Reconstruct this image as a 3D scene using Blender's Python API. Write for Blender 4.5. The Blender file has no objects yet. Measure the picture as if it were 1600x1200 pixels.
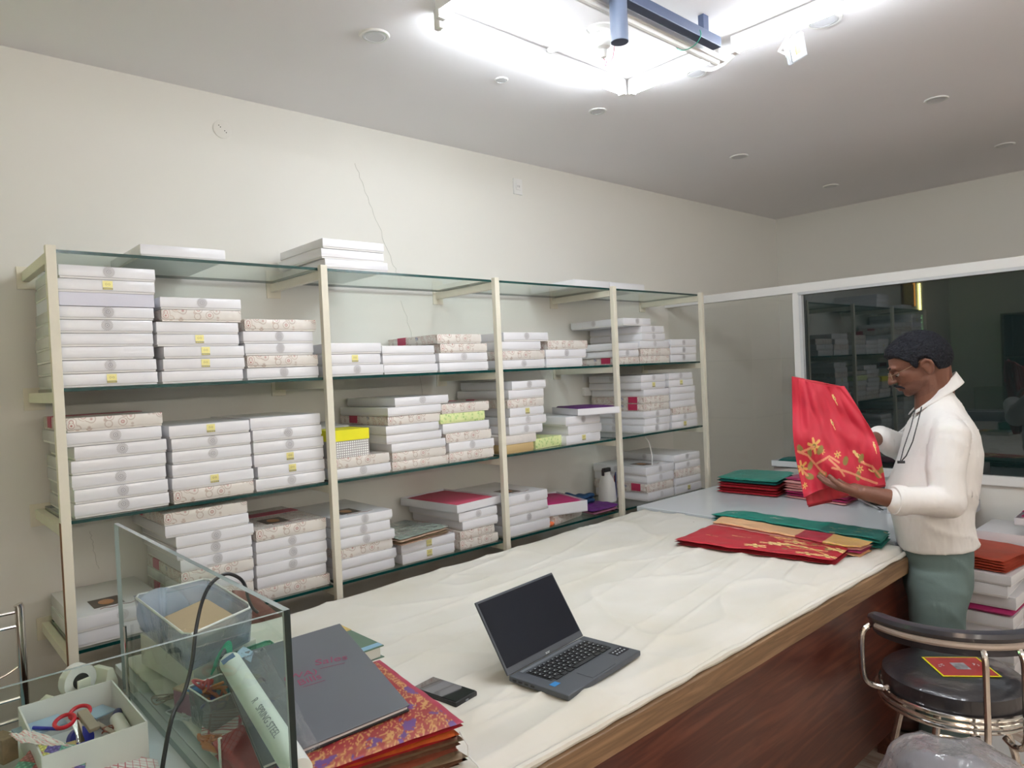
import bpy, bmesh, math, random
from mathutils import Vector, Matrix, Quaternion, noise as mn
PI = math.pi
rnd = random.Random(7)
SC = bpy.context.scene
COL = SC.collection
R = math.radians

# ------------------------------------------------------------------ camera
H = 1.50
FPX = 1103.526
cr = Vector((0.740404, -0.670650, -0.045052)).normalized()
cu = Vector((0.045743, -0.016597, 0.998815)).normalized()
cf = Vector((0.670604, 0.741588, -0.018389)).normalized()
CAM = Vector((0, 0, H))
cam_d = bpy.data.cameras.new('camera'); cam = bpy.data.objects.new('camera', cam_d); COL.objects.link(cam)
cam_d.sensor_fit = 'HORIZONTAL'; cam_d.sensor_width = 36.0; cam_d.lens = FPX / 1600 * 36.0
cam_d.clip_start = 0.02; cam_d.clip_end = 60
M3 = Matrix((cr, cu, -cf)).transposed()
cam.matrix_world = Matrix.Translation(CAM) @ M3.to_4x4()
SC.camera = cam
# ------------------------------------------------------------------ look
SC.view_settings.view_transform = 'Standard'
SC.view_settings.look = 'None'
SC.view_settings.exposure = 0.12
SC.view_settings.gamma = 1.0
SC.view_settings.use_curve_mapping = False
W_ = bpy.data.worlds.new('world'); SC.world = W_; W_.use_nodes = True
W_.node_tree.nodes['Background'].inputs[0].default_value = (0.8, 0.85, 0.9, 1)
W_.node_tree.nodes['Background'].inputs[1].default_value = 0.05
TUBE_E = 68.0

# measured directions: turn a place in the photograph into a place in the room
def ray(px, py): return cf + cr * ((px - 800) / FPX) - cu * ((py - 600) / FPX)
def on(px, py, ax, val):
    d = ray(px, py); return CAM + d * ((val - CAM[ax]) / d[ax])
def D(px, py, dep): return CAM + ray(px, py) * dep
def T(px, py, z): return on(px, py, 2, z)
def xat(px, Y, z):
    k = px - 800; q = cr * FPX - cf * k
    return -(Y * q[1] + (z - H) * q[2]) / q[0]

# ------------------------------------------------------------------ materials
MATS = {}
def mat(name, col=(.8, .8, .8), rough=.5, metal=0, spec=.5, coat=0, bump=0, bscale=30, var=0, vscale=8, alpha=None, emit=None, estr=0, attr=None, sheen=0, bstretch=None, ior=None, coat_r=.1):
    if name in MATS: return MATS[name]
    m = bpy.data.materials.new(name); m.use_nodes = True; nt = m.node_tree; N = nt.nodes; Lk = nt.links
    b = N['Principled BSDF']
    b.inputs['Base Color'].default_value = (*col, 1); b.inputs['Roughness'].default_value = rough
    b.inputs['Metallic'].default_value = metal; b.inputs['Specular IOR Level'].default_value = spec
    b.inputs['Coat Weight'].default_value = coat; b.inputs['Coat Roughness'].default_value = coat_r
    if ior: b.inputs['IOR'].default_value = ior
    if sheen: b.inputs['Sheen Weight'].default_value = sheen
    if emit: b.inputs['Emission Color'].default_value = (*emit, 1); b.inputs['Emission Strength'].default_value = estr
    tc = N.new('ShaderNodeTexCoord')
    if bump:
        n = N.new('ShaderNodeTexNoise'); n.inputs['Scale'].default_value = bscale; n.inputs['Detail'].default_value = 3
        src = tc.outputs['Object']
        if bstretch:
            mp = N.new('ShaderNodeMapping'); mp.inputs['Scale'].default_value = bstretch; Lk.new(src, mp.inputs[0]); src = mp.outputs[0]
        Lk.new(src, n.inputs['Vector'])
        bp = N.new('ShaderNodeBump'); bp.inputs['Strength'].default_value = min(1, bump); bp.inputs['Distance'].default_value = .01 * bump
        Lk.new(n.outputs['Fac'], bp.inputs['Height']); Lk.new(bp.outputs[0], b.inputs['Normal'])
        if coat: Lk.new(bp.outputs[0], b.inputs['Coat Normal'])
    if var:
        n2 = N.new('ShaderNodeTexNoise'); n2.inputs['Scale'].default_value = vscale; n2.inputs['Detail'].default_value = 4
        Lk.new(tc.outputs['Object'], n2.inputs['Vector'])
        mx = N.new('ShaderNodeMix'); mx.data_type = 'RGBA'
        mx.inputs[6].default_value = (*[c * (1 - var) for c in col], 1); mx.inputs[7].default_value = (*[min(1, c * (1 + var)) for c in col], 1)
        Lk.new(n2.outputs['Fac'], mx.inputs[0]); Lk.new(mx.outputs[2], b.inputs['Base Color'])
    if attr:
        a = N.new('ShaderNodeAttribute'); a.attribute_name = 'Col'; Lk.new(a.outputs['Color'], b.inputs['Base Color'])
    MATS[name] = m; return m

def glassmat(name, tint=(.9, .96, .93), ior=1.5, rough=0.0, haze=0.0, hcol=(.9, .92, .95)):
    """thin clear sheet: fresnel gloss over tinted transmission, optional milky part"""
    m = bpy.data.materials.new(name); m.use_nodes = True; nt = m.node_tree; N = nt.nodes; Lk = nt.links
    N.remove(N['Principled BSDF']); out = N['Material Output']
    tr = N.new('ShaderNodeBsdfTransparent'); tr.inputs[0].default_value = (*tint, 1)
    gl = N.new('ShaderNodeBsdfGlossy'); gl.inputs['Roughness'].default_value = rough
    fr = N.new('ShaderNodeFresnel'); fr.inputs[0].default_value = ior
    geo = N.new('ShaderNodeNewGeometry')
    inv = N.new('ShaderNodeMath'); inv.operation = 'SUBTRACT'; inv.inputs[0].default_value = 1; Lk.new(geo.outputs['Backfacing'], inv.inputs[1])
    mul = N.new('ShaderNodeMath'); mul.operation = 'MULTIPLY'; Lk.new(fr.outputs[0], mul.inputs[0]); Lk.new(inv.outputs[0], mul.inputs[1])
    base = tr.outputs[0]
    if haze:
        df = N.new('ShaderNodeBsdfDiffuse'); df.inputs[0].default_value = (*hcol, 1)
        tl = N.new('ShaderNodeBsdfTranslucent'); tl.inputs[0].default_value = (*hcol, 1)
        a = N.new('ShaderNodeMixShader'); a.inputs[0].default_value = .5; Lk.new(df.outputs[0], a.inputs[1]); Lk.new(tl.outputs[0], a.inputs[2])
        h = N.new('ShaderNodeMixShader'); h.inputs[0].default_value = haze; Lk.new(tr.outputs[0], h.inputs[1]); Lk.new(a.outputs[0], h.inputs[2]); base = h.outputs[0]
        nz = N.new('ShaderNodeTexNoise'); nz.inputs['Scale'].default_value = 14; nz.inputs['Detail'].default_value = 4
        bp = N.new('ShaderNodeBump'); bp.inputs['Strength'].default_value = .8; bp.inputs['Distance'].default_value = .02
        tc = N.new('ShaderNodeTexCoord'); Lk.new(tc.outputs['Object'], nz.inputs['Vector']); Lk.new(nz.outputs['Fac'], bp.inputs['Height']); Lk.new(bp.outputs[0], gl.inputs['Normal']); Lk.new(bp.outputs[0], fr.inputs['Normal'])
    mx = N.new('ShaderNodeMixShader'); Lk.new(mul.outputs[0], mx.inputs[0]); Lk.new(base, mx.inputs[1]); Lk.new(gl.outputs[0], mx.inputs[2])
    Lk.new(mx.outputs[0], out.inputs[0]); MATS[name] = m; return m

def rampmat(name, build, rough=.4, coat=0, bump=0):
    m = bpy.data.materials.new(name); m.use_nodes = True; nt = m.node_tree
    b = nt.nodes['Principled BSDF']; b.inputs['Roughness'].default_value = rough; b.inputs['Coat Weight'].default_value = coat; b.inputs['Coat Roughness'].default_value = .12
    tc = nt.nodes.new('ShaderNodeTexCoord')
    c = build(nt, tc.outputs['Object'])
    nt.links.new(c, b.inputs['Base Color'])
    if bump:
        n = nt.nodes.new('ShaderNodeTexNoise'); n.inputs['Scale'].default_value = 12
        nt.links.new(tc.outputs['Object'], n.inputs['Vector'])
        bp = nt.nodes.new('ShaderNodeBump'); bp.inputs['Strength'].default_value = 1; bp.inputs['Distance'].default_value = bump
        nt.links.new(n.outputs['Fac'], bp.inputs['Height']); nt.links.new(bp.outputs[0], b.inputs['Normal']); nt.links.new(bp.outputs[0], b.inputs['Coat Normal'])
    MATS[name] = m; return m
def ramp(nt, src, stops, interp='LINEAR'):
    r_ = nt.nodes.new('ShaderNodeValToRGB'); r_.color_ramp.interpolation = interp; e = r_.color_ramp.elements
    while len(e) < len(stops): e.new(.5)
    for i, (p, c) in enumerate(stops): e[i].position = p; e[i].color = (*c, 1)
    nt.links.new(src, r_.inputs[0]); return r_.outputs[0]
def voro(nt, vec, scale, feature='F1', out='Distance', rand=1.0):
    v = nt.nodes.new('ShaderNodeTexVoronoi'); v.inputs['Scale'].default_value = scale; v.feature = feature
    v.inputs['Randomness'].default_value = rand
    nt.links.new(vec, v.inputs['Vector']); return v.outputs[out]
def mixc(nt, f, a, b, mode='MIX'):
    m = nt.nodes.new('ShaderNodeMix'); m.data_type = 'RGBA'; m.blend_type = mode
    if isinstance(f, float): m.inputs[0].default_value = f
    else: nt.links.new(f, m.inputs[0])
    for s, k in ((a, 6), (b, 7)):
        if isinstance(s, tuple): m.inputs[k].default_value = (*s, 1)
        else: nt.links.new(s, m.inputs[k])
    return m.outputs[2]

def pais(nt, o):
    c = ramp(nt, voro(nt, o, 36, rand=.8), [(0, (.30, .10, .10)), (.10, (.45, .16, .15)), (.15, (.74, .70, .645)), (.26, (.74, .70, .645)), (.30, (.48, .22, .20)), (.36, (.75, .71, .66)), (.46, (.72, .68, .63)), (.50, (.46, .34, .28)), (.56, (.76, .72, .67))])
    k = ramp(nt, voro(nt, o, 15, rand=1), [(0, (1, 1, 1)), (.17, (1, 1, 1)), (.22, (0, 0, 0))])
    b = ramp(nt, voro(nt, o, 70, rand=.4), [(0, (.06, .08, .18)), (.3, (.14, .17, .30)), (.5, (.6, .6, .62))])
    return mixc(nt, k, c, b)
def flor(nt, o):
    c = ramp(nt, voro(nt, o, 75), [(0, (.75, .7, .2)), (.15, (.3, .5, .18)), (.35, (.62, .75, .32)), (.7, (.75, .82, .42))])
    k = ramp(nt, voro(nt, o, 16), [(0, (1, 1, 1)), (.12, (1, 1, 1)), (.16, (0, 0, 0))])
    return mixc(nt, k, c, (.85, .7, .15))
def polka(nt, o):
    mp = nt.nodes.new('ShaderNodeMapping'); mp.inputs['Scale'].default_value = (1, 0, 1); nt.links.new(o, mp.inputs[0])
    return ramp(nt, voro(nt, mp.outputs[0], 110, rand=0), [(0, (.95, .95, .93)), (.3, (.95, .95, .93)), (.36, (.42, .4, .4))], 'LINEAR')
rampmat('paisley', pais, .35, .5, .006); rampmat('floral_green', flor, .5, .2); rampmat('polka', polka, .5)
mat('card', (.80, .80, .83), .33, coat=.7, bump=.45, bscale=7, coat_r=.12)
mat('card_side', (.76, .75, .74), .5); mat('card_in', (.7, .69, .68), .7)
mat('pages', (.74, .74, .84), .8)
mat('band_red', (.45, .03, .09), .4); mat('tan_card', (.55, .40, .19), .6); mat('script_card', (.72, .68, .64), .5, var=.1, vscale=60)
mat('emblem_grey', (.36, .34, .35), .4); mat('emblem_light', (.50, .48, .48), .4); mat('gold_foil', (.82, .76, .32), .35, metal=.25); mat('gold_dark', (.30, .26, .11), .5)
mat('yellow_lid', (.85, .80, .02), .4); mat('photo_dark', (.06, .04, .03), .3); mat('photo_gold', (.5, .22, .08), .3); mat('ink_brown', (.3, .2, .18), .6)
mat('magenta', (.40, .015, .12), .5, var=.2, vscale=30); mat('rose', (.55, .08, .14), .6)
mat('steel_cream', (.80, .76, .63), .45, var=.06, vscale=20); mat('rust', (.25, .12, .06), .8, var=.4, vscale=60); mat('steel_side', (.72, .58, .40), .5, var=.05)
mat('glass_edge', (.003, .05, .045), .15, coat=.5)
glassmat('glass_shelf', (.90, .955, .935)); glassmat('glass_case', (.93, .97, .95), ior=1.22); mat('case_edge', (.28, .36, .36), .2, coat=.5); mat('case_edge_dark', (.008, .02, .02), .25)
glassmat('clear_pane', (.98, .99, .985)); 
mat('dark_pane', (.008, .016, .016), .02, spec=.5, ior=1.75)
mat('aluminium_white', (.80, .80, .78), .35); mat('aluminium_grey', (.6, .62, .63), .4)
mat('plastic_white', (.82, .82, .80), .4); mat('plastic_cream', (.72, .72, .62), .45)
mat('chrome', (.75, .72, .68), .12, metal=1); mat('tube', (1, 1, 1), .4, emit=(.88, .94, 1), estr=TUBE_E)
mat('black_vinyl', (.035, .035, .045), .35, coat=.3, bump=.2, bscale=20); mat('black_wrap', (.03, .03, .035), .28, coat=1, bump=.6, bscale=22, bstretch=(1, 1, .3), coat_r=.06)
mat('black_plastic', (.01, .01, .012), .35); mat('rubber', (.02, .02, .02), .7)
mat('laptop_body', (.10, .11, .125), .42, metal=.5); mat('screen_black', (.008, .010, .016), .35, spec=.25); mat('key_black', (.012, .013, .016), .4); mat('legend', (.6, .65, .68), .5)
mat('sticker_blue', (.02, .22, .55), .4); mat('laptop_silver', (.3, .32, .35), .3, metal=.7)
mat('phone_glass', (.008, .009, .01), .04, coat=1, coat_r=.02); mat('folder', (.10, .11, .13), .42, var=.1, vscale=5); mat('pen_pink', (.26, .045, .10), .6)
mat('white_lam', (.74, .79, .82), .18, coat=.3); mat('grey_lam', (.38, .40, .43), .35)
mat('skin', (.165, .066, .040), .5, var=.12, vscale=25); mat('skin_lip', (.17, .06, .05), .5); mat('stubble', (.138, .056, .036), .6, var=.25, vscale=200)
mat('hair', (.008, .009, .014), .7, bump=1, bscale=130, spec=.25); mat('eye_dark', (.02, .015, .015), .2); mat('eye_white', (.36, .33, .30), .3)
mat('shirt', (.82, .80, .775), .7, bump=1.6, bscale=11, bstretch=(1, 1, .45)); mat('trouser', (.13, .19, .185), .8, bump=.2, bscale=200); mat('shoe_brown', (.09, .035, .02), .5)
mat('gold_wire', (.4, .3, .2), .3, metal=.8); mat('lens', (.3, .3, .32), .05, alpha=1)
mat('painted', attr=True, rough=.6, sheen=.15); mat('painted_silk', attr=True, rough=.5, sheen=.05)
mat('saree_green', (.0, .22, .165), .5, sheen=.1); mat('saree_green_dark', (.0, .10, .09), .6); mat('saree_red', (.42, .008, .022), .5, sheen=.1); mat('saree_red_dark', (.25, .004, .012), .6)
mat('saree_pink', (.72, .34, .32), .6, sheen=.1); mat('saree_magenta', (.36, .01, .10), .5, sheen=.1); mat('saree_peach', (.78, .45, .22), .6); mat('brown_silk', (.26, .07, .04), .5, var=.4, vscale=30)
mat('orange_silk', (.42, .07, .035), .55, var=.15, vscale=40); mat('teal_cloth', (.0, .2, .28), .4); mat('blue_cloth', (.01, .05, .13), .7); mat('purple_cloth', (.09, .01, .13), .6, var=.5, vscale=50)
mat('mauve', (.33, .13, .2), .6, var=.3); mat('orange_paper', (.75, .16, .05), .6); mat('green_cloth', (.2, .34, .16), .6); mat('packet', (.30, .36, .31), .15, coat=1, bump=.8, bscale=30); mat('paper_edge', (.5, .35, .25), .7, var=.4, vscale=100)
mat('paper_white', (.75, .74, .72), .8); mat('wire_white', (.75, .75, .72), .5); mat('cable_black', (.008, .008, .01), .4)
mat('book_page', (.7, .68, .6), .9); mat('mirror_frame', (.7, .35, .05), .4, emit=(1, .40, .05), estr=6); mat('led', (1, .9, .4), .4, emit=(1, .95, .35), estr=30); mat('led_green', (.3, 1, .5), .4, emit=(.4, 1, .4), estr=22); mat('wood_frame', (.25, .12, .04), .5)
mat('cabinet_dark', (.12, .11, .1), .5); mat('red_scissor', (.55, .01, .03), .35); mat('blue_pen', (.03, .04, .4), .35); mat('lightblue_file', (.38, .52, .68), .5); mat('khaki', (.32, .26, .2), .5)
mat('chair_brown', (.20, .09, .07), .4); mat('steel_blue', (.2, .32, .4), .6); mat('glue_white', (.8, .8, .78), .4); mat('navy', (.02, .03, .15), .4)
glassmat('bin_blue', (.80, .84, .92), haze=.30, hcol=(.66, .72, .80)); glassmat('bin_clear', (.84, .88, .88), haze=.22, hcol=(.7, .75, .74)); glassmat('bin_teal', (.45, .80, .70), haze=.30, hcol=(.1, .5, .38))
glassmat('bag', (.93, .93, .95), rough=.07, haze=.30, hcol=(.86, .84, .87), ior=1.7); glassmat('wrap', (.97, .97, .98), rough=.08, haze=.06)
mat('green_net', (.01, .33, .2), .6); mat('tan_cloth', (.55, .40, .25), .8, var=.08, vscale=80); mat('red_knit', (.4, .02, .02), .7, var=.3, vscale=60); mat('orange_cord', (.6, .2, .05), .6); mat('ivory_roll', (.74, .78, .74), .4)
mat('bag_dark', (.16, .17, .20), .4, var=.7, vscale=25)

def spl(P, n=6):
    P = [Vector(p) for p in P]; out = []
    for i in range(len(P) - 1):
        a, b, d, e = P[max(0, i - 1)], P[i], P[i + 1], P[min(len(P) - 1, i + 2)]
        for k in range(n):
            t = k / n; out.append(.5 * ((2 * b) + (d - a) * t + (2 * a - 5 * b + 4 * d - e) * t * t + (3 * b - a - 3 * d + e) * t ** 3))
    return out + [P[-1]]
# structure materials
def wallmat(name, col):
    m = mat(name, col, .85, bump=.12, bscale=9, var=.025, vscale=1.2); return m
wallmat('wall_cream', (.78, .768, .715)); wallmat('ceiling_white', (.88, .86, .875))
def floorm(nt, o):
    n = nt.nodes.new('ShaderNodeTexNoise'); n.inputs['Scale'].default_value = 2.2; n.inputs['Detail'].default_value = 8; n.inputs['Distortion'].default_value = 1.6
    mp = nt.nodes.new('ShaderNodeMapping'); mp.inputs['Scale'].default_value = (3, 1, 1); mp.inputs['Rotation'].default_value = (0, 0, .5); nt.links.new(o, mp.inputs[0]); nt.links.new(mp.outputs[0], n.inputs['Vector'])
    c = ramp(nt, n.outputs['Fac'], [(.3, (.50, .38, .30)), (.45, (.62, .52, .43)), (.55, (.42, .30, .23)), (.62, (.66, .56, .48)), (.8, (.45, .35, .28))])
    br = nt.nodes.new('ShaderNodeTexBrick'); br.offset = 0; br.inputs['Scale'].default_value = 1; br.inputs['Brick Width'].default_value = .6; br.inputs['Row Height'].default_value = .6; br.inputs['Mortar Size'].default_value = .003
    br.inputs['Color1'].default_value = (1, 1, 1, 1); br.inputs['Color2'].default_value = (.93, .93, .93, 1); br.inputs['Mortar'].default_value = (.45, .4, .35, 1); nt.links.new(o, br.inputs['Vector'])
    return mixc(nt, 1.0, c, br.outputs['Color'], 'MULTIPLY')
rampmat('floor_tile', floorm, .18, .3)
def woodm(cols, sc):
    def fn(nt, o):
        mp = nt.nodes.new('ShaderNodeMapping'); mp.inputs['Scale'].default_value = sc; nt.links.new(o, mp.inputs[0])
        n = nt.nodes.new('ShaderNodeTexNoise'); n.inputs['Scale'].default_value = 3; n.inputs['Detail'].default_value = 6; n.inputs['Distortion'].default_value = .8; nt.links.new(mp.outputs[0], n.inputs['Vector'])
        return ramp(nt, n.outputs['Fac'], [(.3, cols[0]), (.45, cols[1]), (.55, cols[0]), (.68, cols[2])])
    return fn
rampmat('wood_panel', woodm([(.115, .036, .022), (.075, .022, .015), (.16, .055, .032)], (.9, 12, 12)), .3, .2)
rampmat('wood_ply', woodm([(.24, .145, .075), (.17, .10, .05), (.32, .2, .11)], (1, 14, 14)), .5)
def clothm(nt, o):
    n = nt.nodes.new('ShaderNodeTexNoise'); n.inputs['Scale'].default_value = 3; n.inputs['Detail'].default_value = 5; nt.links.new(o, n.inputs['Vector'])
    c = ramp(nt, n.outputs['Fac'], [(.3, (.64, .61, .52)), (.6, (.71, .69, .63)), (.8, (.67, .64, .56))])
    v = voro(nt, o, 3.1); k = ramp(nt, v, [(0, (1, 1, 1)), (.012, (1, 1, 1)), (.02, (0, 0, 0))])
    return mixc(nt, k, c, (.3, .29, .25))
rampmat('counter_cloth', clothm, .9)

# ------------------------------------------------------------------ mesh helpers
class MB:
    def __init__(s): s.v = []; s.f = []; s.m = []; s.c = []
    def add(s, vs, fs, mi=0, cols=None):
        b = len(s.v); s.v += [Vector(p) for p in vs]; s.f += [tuple(b + i for i in f) for f in fs]; s.m += [mi] * len(fs)
        s.c += cols if cols else [(1, 1, 1)] * len(vs)
        return s
    def box(s, c, d, rot=None, mi=0, taper=1.0):
        c = Vector(c); vs = []
        for z in (-1, 1):
            t = 1 if z < 0 else taper
            for x, y in ((-1, -1), (1, -1), (1, 1), (-1, 1)):
                p = Vector((x * d[0] / 2 * t, y * d[1] / 2 * t, z * d[2] / 2)); vs.append(c + (rot @ p if rot else p))
        return s.add(vs, [(3, 2, 1, 0), (4, 5, 6, 7), (0, 1, 5, 4), (1, 2, 6, 5), (2, 3, 7, 6), (3, 0, 4, 7)], mi)
    def bar(s, a, b, w, h, mi=0, up=(0, 0, 1)):
        a = Vector(a); b = Vector(b); x = (b - a); L = x.length; x.normalize(); y = Vector(up).cross(x).normalized(); z = x.cross(y)
        return s.box((a + b) / 2, (L, w, h), Matrix((x, y, z)).transposed(), mi)
    def tube(s, pts, r, n=8, mi=0, closed=False, cap=True):
        pts = [Vector(p) for p in pts]; k = len(pts); rs = r if isinstance(r, (list, tuple)) else [r] * k
        t0 = (pts[1] - pts[0]).normalized(); nrm = t0.orthogonal().normalized(); vs = []; prev = t0
        for i, p in enumerate(pts):
            if closed: t = (pts[(i + 1) % k] - pts[i - 1]).normalized()
            else: t = (pts[min(i + 1, k - 1)] - pts[max(i - 1, 0)]).normalized()
            nrm = (prev.rotation_difference(t) @ nrm); nrm = (nrm - t * nrm.dot(t)).normalized(); prev = t; bn = t.cross(nrm)
            for j in range(n):
                a = 2 * PI * j / n; vs.append(p + (nrm * math.cos(a) + bn * math.sin(a)) * rs[i])
        fs = []
        for i in range(k if closed else k - 1):
            i2 = (i + 1) % k
            for j in range(n): fs.append((i * n + j, i * n + (j + 1) % n, i2 * n + (j + 1) % n, i2 * n + j))
        if cap and not closed: fs += [tuple(range(n - 1, -1, -1)), tuple((k - 1) * n + j for j in range(n))]
        return s.add(vs, fs, mi)
    def lathe(s, prof, n=24, c=(0, 0, 0), mi=0, rot=None):
        c = Vector(c); vs = []; k = len(prof)
        for r_, z in prof:
            for j in range(n):
                a = 2 * PI * j / n; p = Vector((r_ * math.cos(a), r_ * math.sin(a), z)); vs.append(c + (rot @ p if rot else p))
        fs = [(i * n + j, i * n + (j + 1) % n, (i + 1) * n + (j + 1) % n, (i + 1) * n + j) for i in range(k - 1) for j in range(n)]
        fs += [tuple(range(n - 1, -1, -1)), tuple((k - 1) * n + j for j in range(n))]
        return s.add(vs, fs, mi)
    def grid(s, fn, nu, nv, mi=0, closeu=False, colf=None):
        vs = [fn(i / nu, j / nv) for j in range(nv + 1) for i in range(nu + (0 if closeu else 1))]; w = nu + (0 if closeu else 1)
        cols = [colf(i / nu, j / nv) for j in range(nv + 1) for i in range(w)] if colf else None
        fs = [(j * w + i, j * w + (i + 1) % w, (j + 1) * w + (i + 1) % w, (j + 1) * w + i) for j in range(nv) for i in range(nu)]
        return s.add(vs, fs, mi, cols)
    def ell(s, c, r, rot=None, n=16, mi=0):
        c = Vector(c); r = (r, r, r) if not isinstance(r, (tuple, list)) else r; vs = []; k = n // 2
        for i in range(1, k):
            t = PI * i / k
            for j in range(n):
                a = 2 * PI * j / n; p = Vector((r[0] * math.sin(t) * math.cos(a), r[1] * math.sin(t) * math.sin(a), -r[2] * math.cos(t))); vs.append(c + (rot @ p if rot else p))
        for zz in (-1, 1):
            p = Vector((0, 0, zz * r[2])); vs.append(c + (rot @ p if rot else p))
        b = (k - 1) * n
        fs = [(i * n + j, i * n + (j + 1) % n, (i + 1) * n + (j + 1) % n, (i + 1) * n + j) for i in range(k - 2) for j in range(n)]
        fs += [(b, (j + 1) % n, j) for j in range(n)] + [(b + 1, (k - 2) * n + j, (k - 2) * n + (j + 1) % n) for j in range(n)]
        return s.add(vs, fs, mi)
    def cap(s, a, b, ra, rb, n=14, mi=0):
        """closed tapered capsule"""
        a = Vector(a); b = Vector(b); L = (b - a).length; q = Vector((0, 0, 1)).rotation_difference((b - a).normalized()).to_matrix()
        pr = [(ra * math.sin(t), -ra * math.cos(t)) for t in (.15, .5, .9, 1.3)] + [(rb * math.cos(t), L + rb * math.sin(t)) for t in (.25, .6, 1.05, 1.42)]
        return s.lathe(pr, n, a, mi, q)
    def chain(s, pts, rs, n=14):
        for i in range(len(pts) - 1): s.cap(pts[i], pts[i + 1], rs[i], rs[i + 1], n)
        return s
    def mesh(s, name, off=Vector((0, 0, 0))):
        me = bpy.data.meshes.new(name); me.from_pydata([p - off for p in s.v], [], s.f); me.update(); return me
    def build(s, name, mats, parent=None, smooth=False, bevel=0, merge=0, local=False, sharp=35, col=False, fix=True):
        if parent is not None and not local:
            off = Vector((0, 0, 0)); o_ = parent
            while o_ is not None: off += o_.location; o_ = o_.parent
        elif parent is not None: off = Vector((0, 0, 0))
        else:
            xs = [p.x for p in s.v]; ys = [p.y for p in s.v]; zs = [p.z for p in s.v]
            off = Vector(((min(xs) + max(xs)) / 2, (min(ys) + max(ys)) / 2, min(zs))) if not local else Vector((0, 0, 0))
        me = s.mesh(name, off)
        if isinstance(mats, str): mats = [mats]
        for k in mats: me.materials.append(MATS[k])
        for p, i in zip(me.polygons, s.m): p.material_index = min(i, len(mats) - 1)
        if col:
            ca = me.color_attributes.new('Col', 'FLOAT_COLOR', 'POINT')
            for i, c in enumerate(s.c): ca.data[i].color = (c[0], c[1], c[2], 1)
        bm = bmesh.new(); bm.from_mesh(me)
        if merge: bmesh.ops.remove_doubles(bm, verts=bm.verts, dist=merge)
        if fix: bmesh.ops.recalc_face_normals(bm, faces=bm.faces)
        if bevel:
            es = [e for e in bm.edges if len(e.link_faces) == 2 and e.calc_face_angle(0) > R(30)]
            bmesh.ops.bevel(bm, geom=es, offset=bevel, segments=2, affect='EDGES', profile=.6)
        if smooth:
            for f in bm.faces: f.smooth = True
            for e in bm.edges: e.smooth = not (len(e.link_faces) == 2 and e.calc_face_angle(0) > R(sharp))
        bm.to_mesh(me); bm.free()
        o = bpy.data.objects.new(name, me); COL.objects.link(o)
        if parent is not None: o.parent = parent
        if parent is None or True: o.location = off if parent is None else (0, 0, 0)
        return o

def tag(o, label=None, cat=None, group=None, kind=None):
    if label: o['label'] = label
    if cat: o['category'] = cat
    if group: o['group'] = group
    if kind: o['kind'] = kind
    return o
def thing(name, loc, label, cat, group=None, rz=0):
    o = bpy.data.objects.new(name, None); COL.objects.link(o); o.location = loc; o.rotation_euler = (0, 0, rz); o.empty_display_size = .05
    return tag(o, label, cat, group)
def struct(mb, name, mats, **k):
    o = mb.build(name, mats, **k)
    if k.get('parent') is None: o['kind'] = 'structure'
    return o
def remeshed(mb, name, m, vox, parent, smooth=3, disp=None, mats=None):
    """fuse overlapping closed shapes into one continuous surface"""
    off = Vector((0, 0, 0)); o_ = parent
    while o_ is not None: off += o_.location; o_ = o_.parent
    me = mb.mesh(name + '_src', off); bm = bmesh.new(); bm.from_mesh(me); bmesh.ops.recalc_face_normals(bm, faces=bm.faces); bm.to_mesh(me); bm.free()
    t = bpy.data.objects.new('tmp_src', me); COL.objects.link(t)
    r_ = t.modifiers.new('r', 'REMESH'); r_.mode = 'VOXEL'; r_.voxel_size = vox; r_.use_smooth_shade = True
    s_ = t.modifiers.new('s', 'SMOOTH'); s_.iterations = smooth; s_.factor = .5
    dg = bpy.context.evaluated_depsgraph_get(); dg.update()
    me2 = bpy.data.meshes.new_from_object(t.evaluated_get(dg)); me2.name = name
    bpy.data.objects.remove(t)
    if disp:
        for v in me2.vertices: v.co = v.co + disp(v.co + off, v.normal)
    me2.materials.clear()
    for k in (mats or [m]): me2.materials.append(MATS[k])
    for p in me2.polygons: p.use_smooth = True
    o = bpy.data.objects.new(name, me2); COL.objects.link(o); o.parent = parent
    return o

# ------------------------------------------------------------------ the room
YW = 2.83; ZC = 2.645; XF = 5.56; XB = -1.9; YN = -2.6
def slab(x0, x1, y0, y1, z0, z1): return MB().box(((x0 + x1) / 2, (y0 + y1) / 2, (z0 + z1) / 2), (x1 - x0, y1 - y0, z1 - z0))
struct(slab(XB - .1, XF + .1, YN - .1, YW + .1, -.1, 0), 'floor', 'floor_tile')
struct(slab(XB - .1, XF + .1, YN - .1, YW + .1, ZC, ZC + .1), 'ceiling', 'ceiling_white')
wl = struct(slab(XB - .1, XF + .1, YW, YW + .1, 0, ZC), 'wall_left', 'wall_cream')
struct(slab(XF, XF + .1, YN, YW, 0, ZC), 'wall_far', 'wall_cream')
struct(slab(XB - .1, XF + .1, YN - .1, YN, 0, ZC), 'wall_right', 'wall_cream')
struct(slab(XB - .1, XB, YN, YW, 0, ZC), 'wall_near', 'wall_cream')
mat('crack', (.52, .51, .46), .9)
def crack(pts, w=.0012):
    mb = MB(); P = []
    for i in range(len(pts) - 1):
        a, b = Vector(pts[i]), Vector(pts[i + 1])
        for k in range(6):
            t = k / 6; p = a.lerp(b, t); P.append((p.x + rnd.uniform(-2, 2), p.y))
    W3 = [on(x, y, 1, YW - .0006) for x, y in P]
    mb.tube(W3, w, 4); o = mb.build('plaster_crack', 'crack', parent=wl); return o
crack([(555, 255), (572, 300), (592, 352), (612, 410), (628, 440)], .0008)
crack([(628, 470), (642, 520), (652, 560), (664, 640), (676, 720)], .0008)
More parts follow.
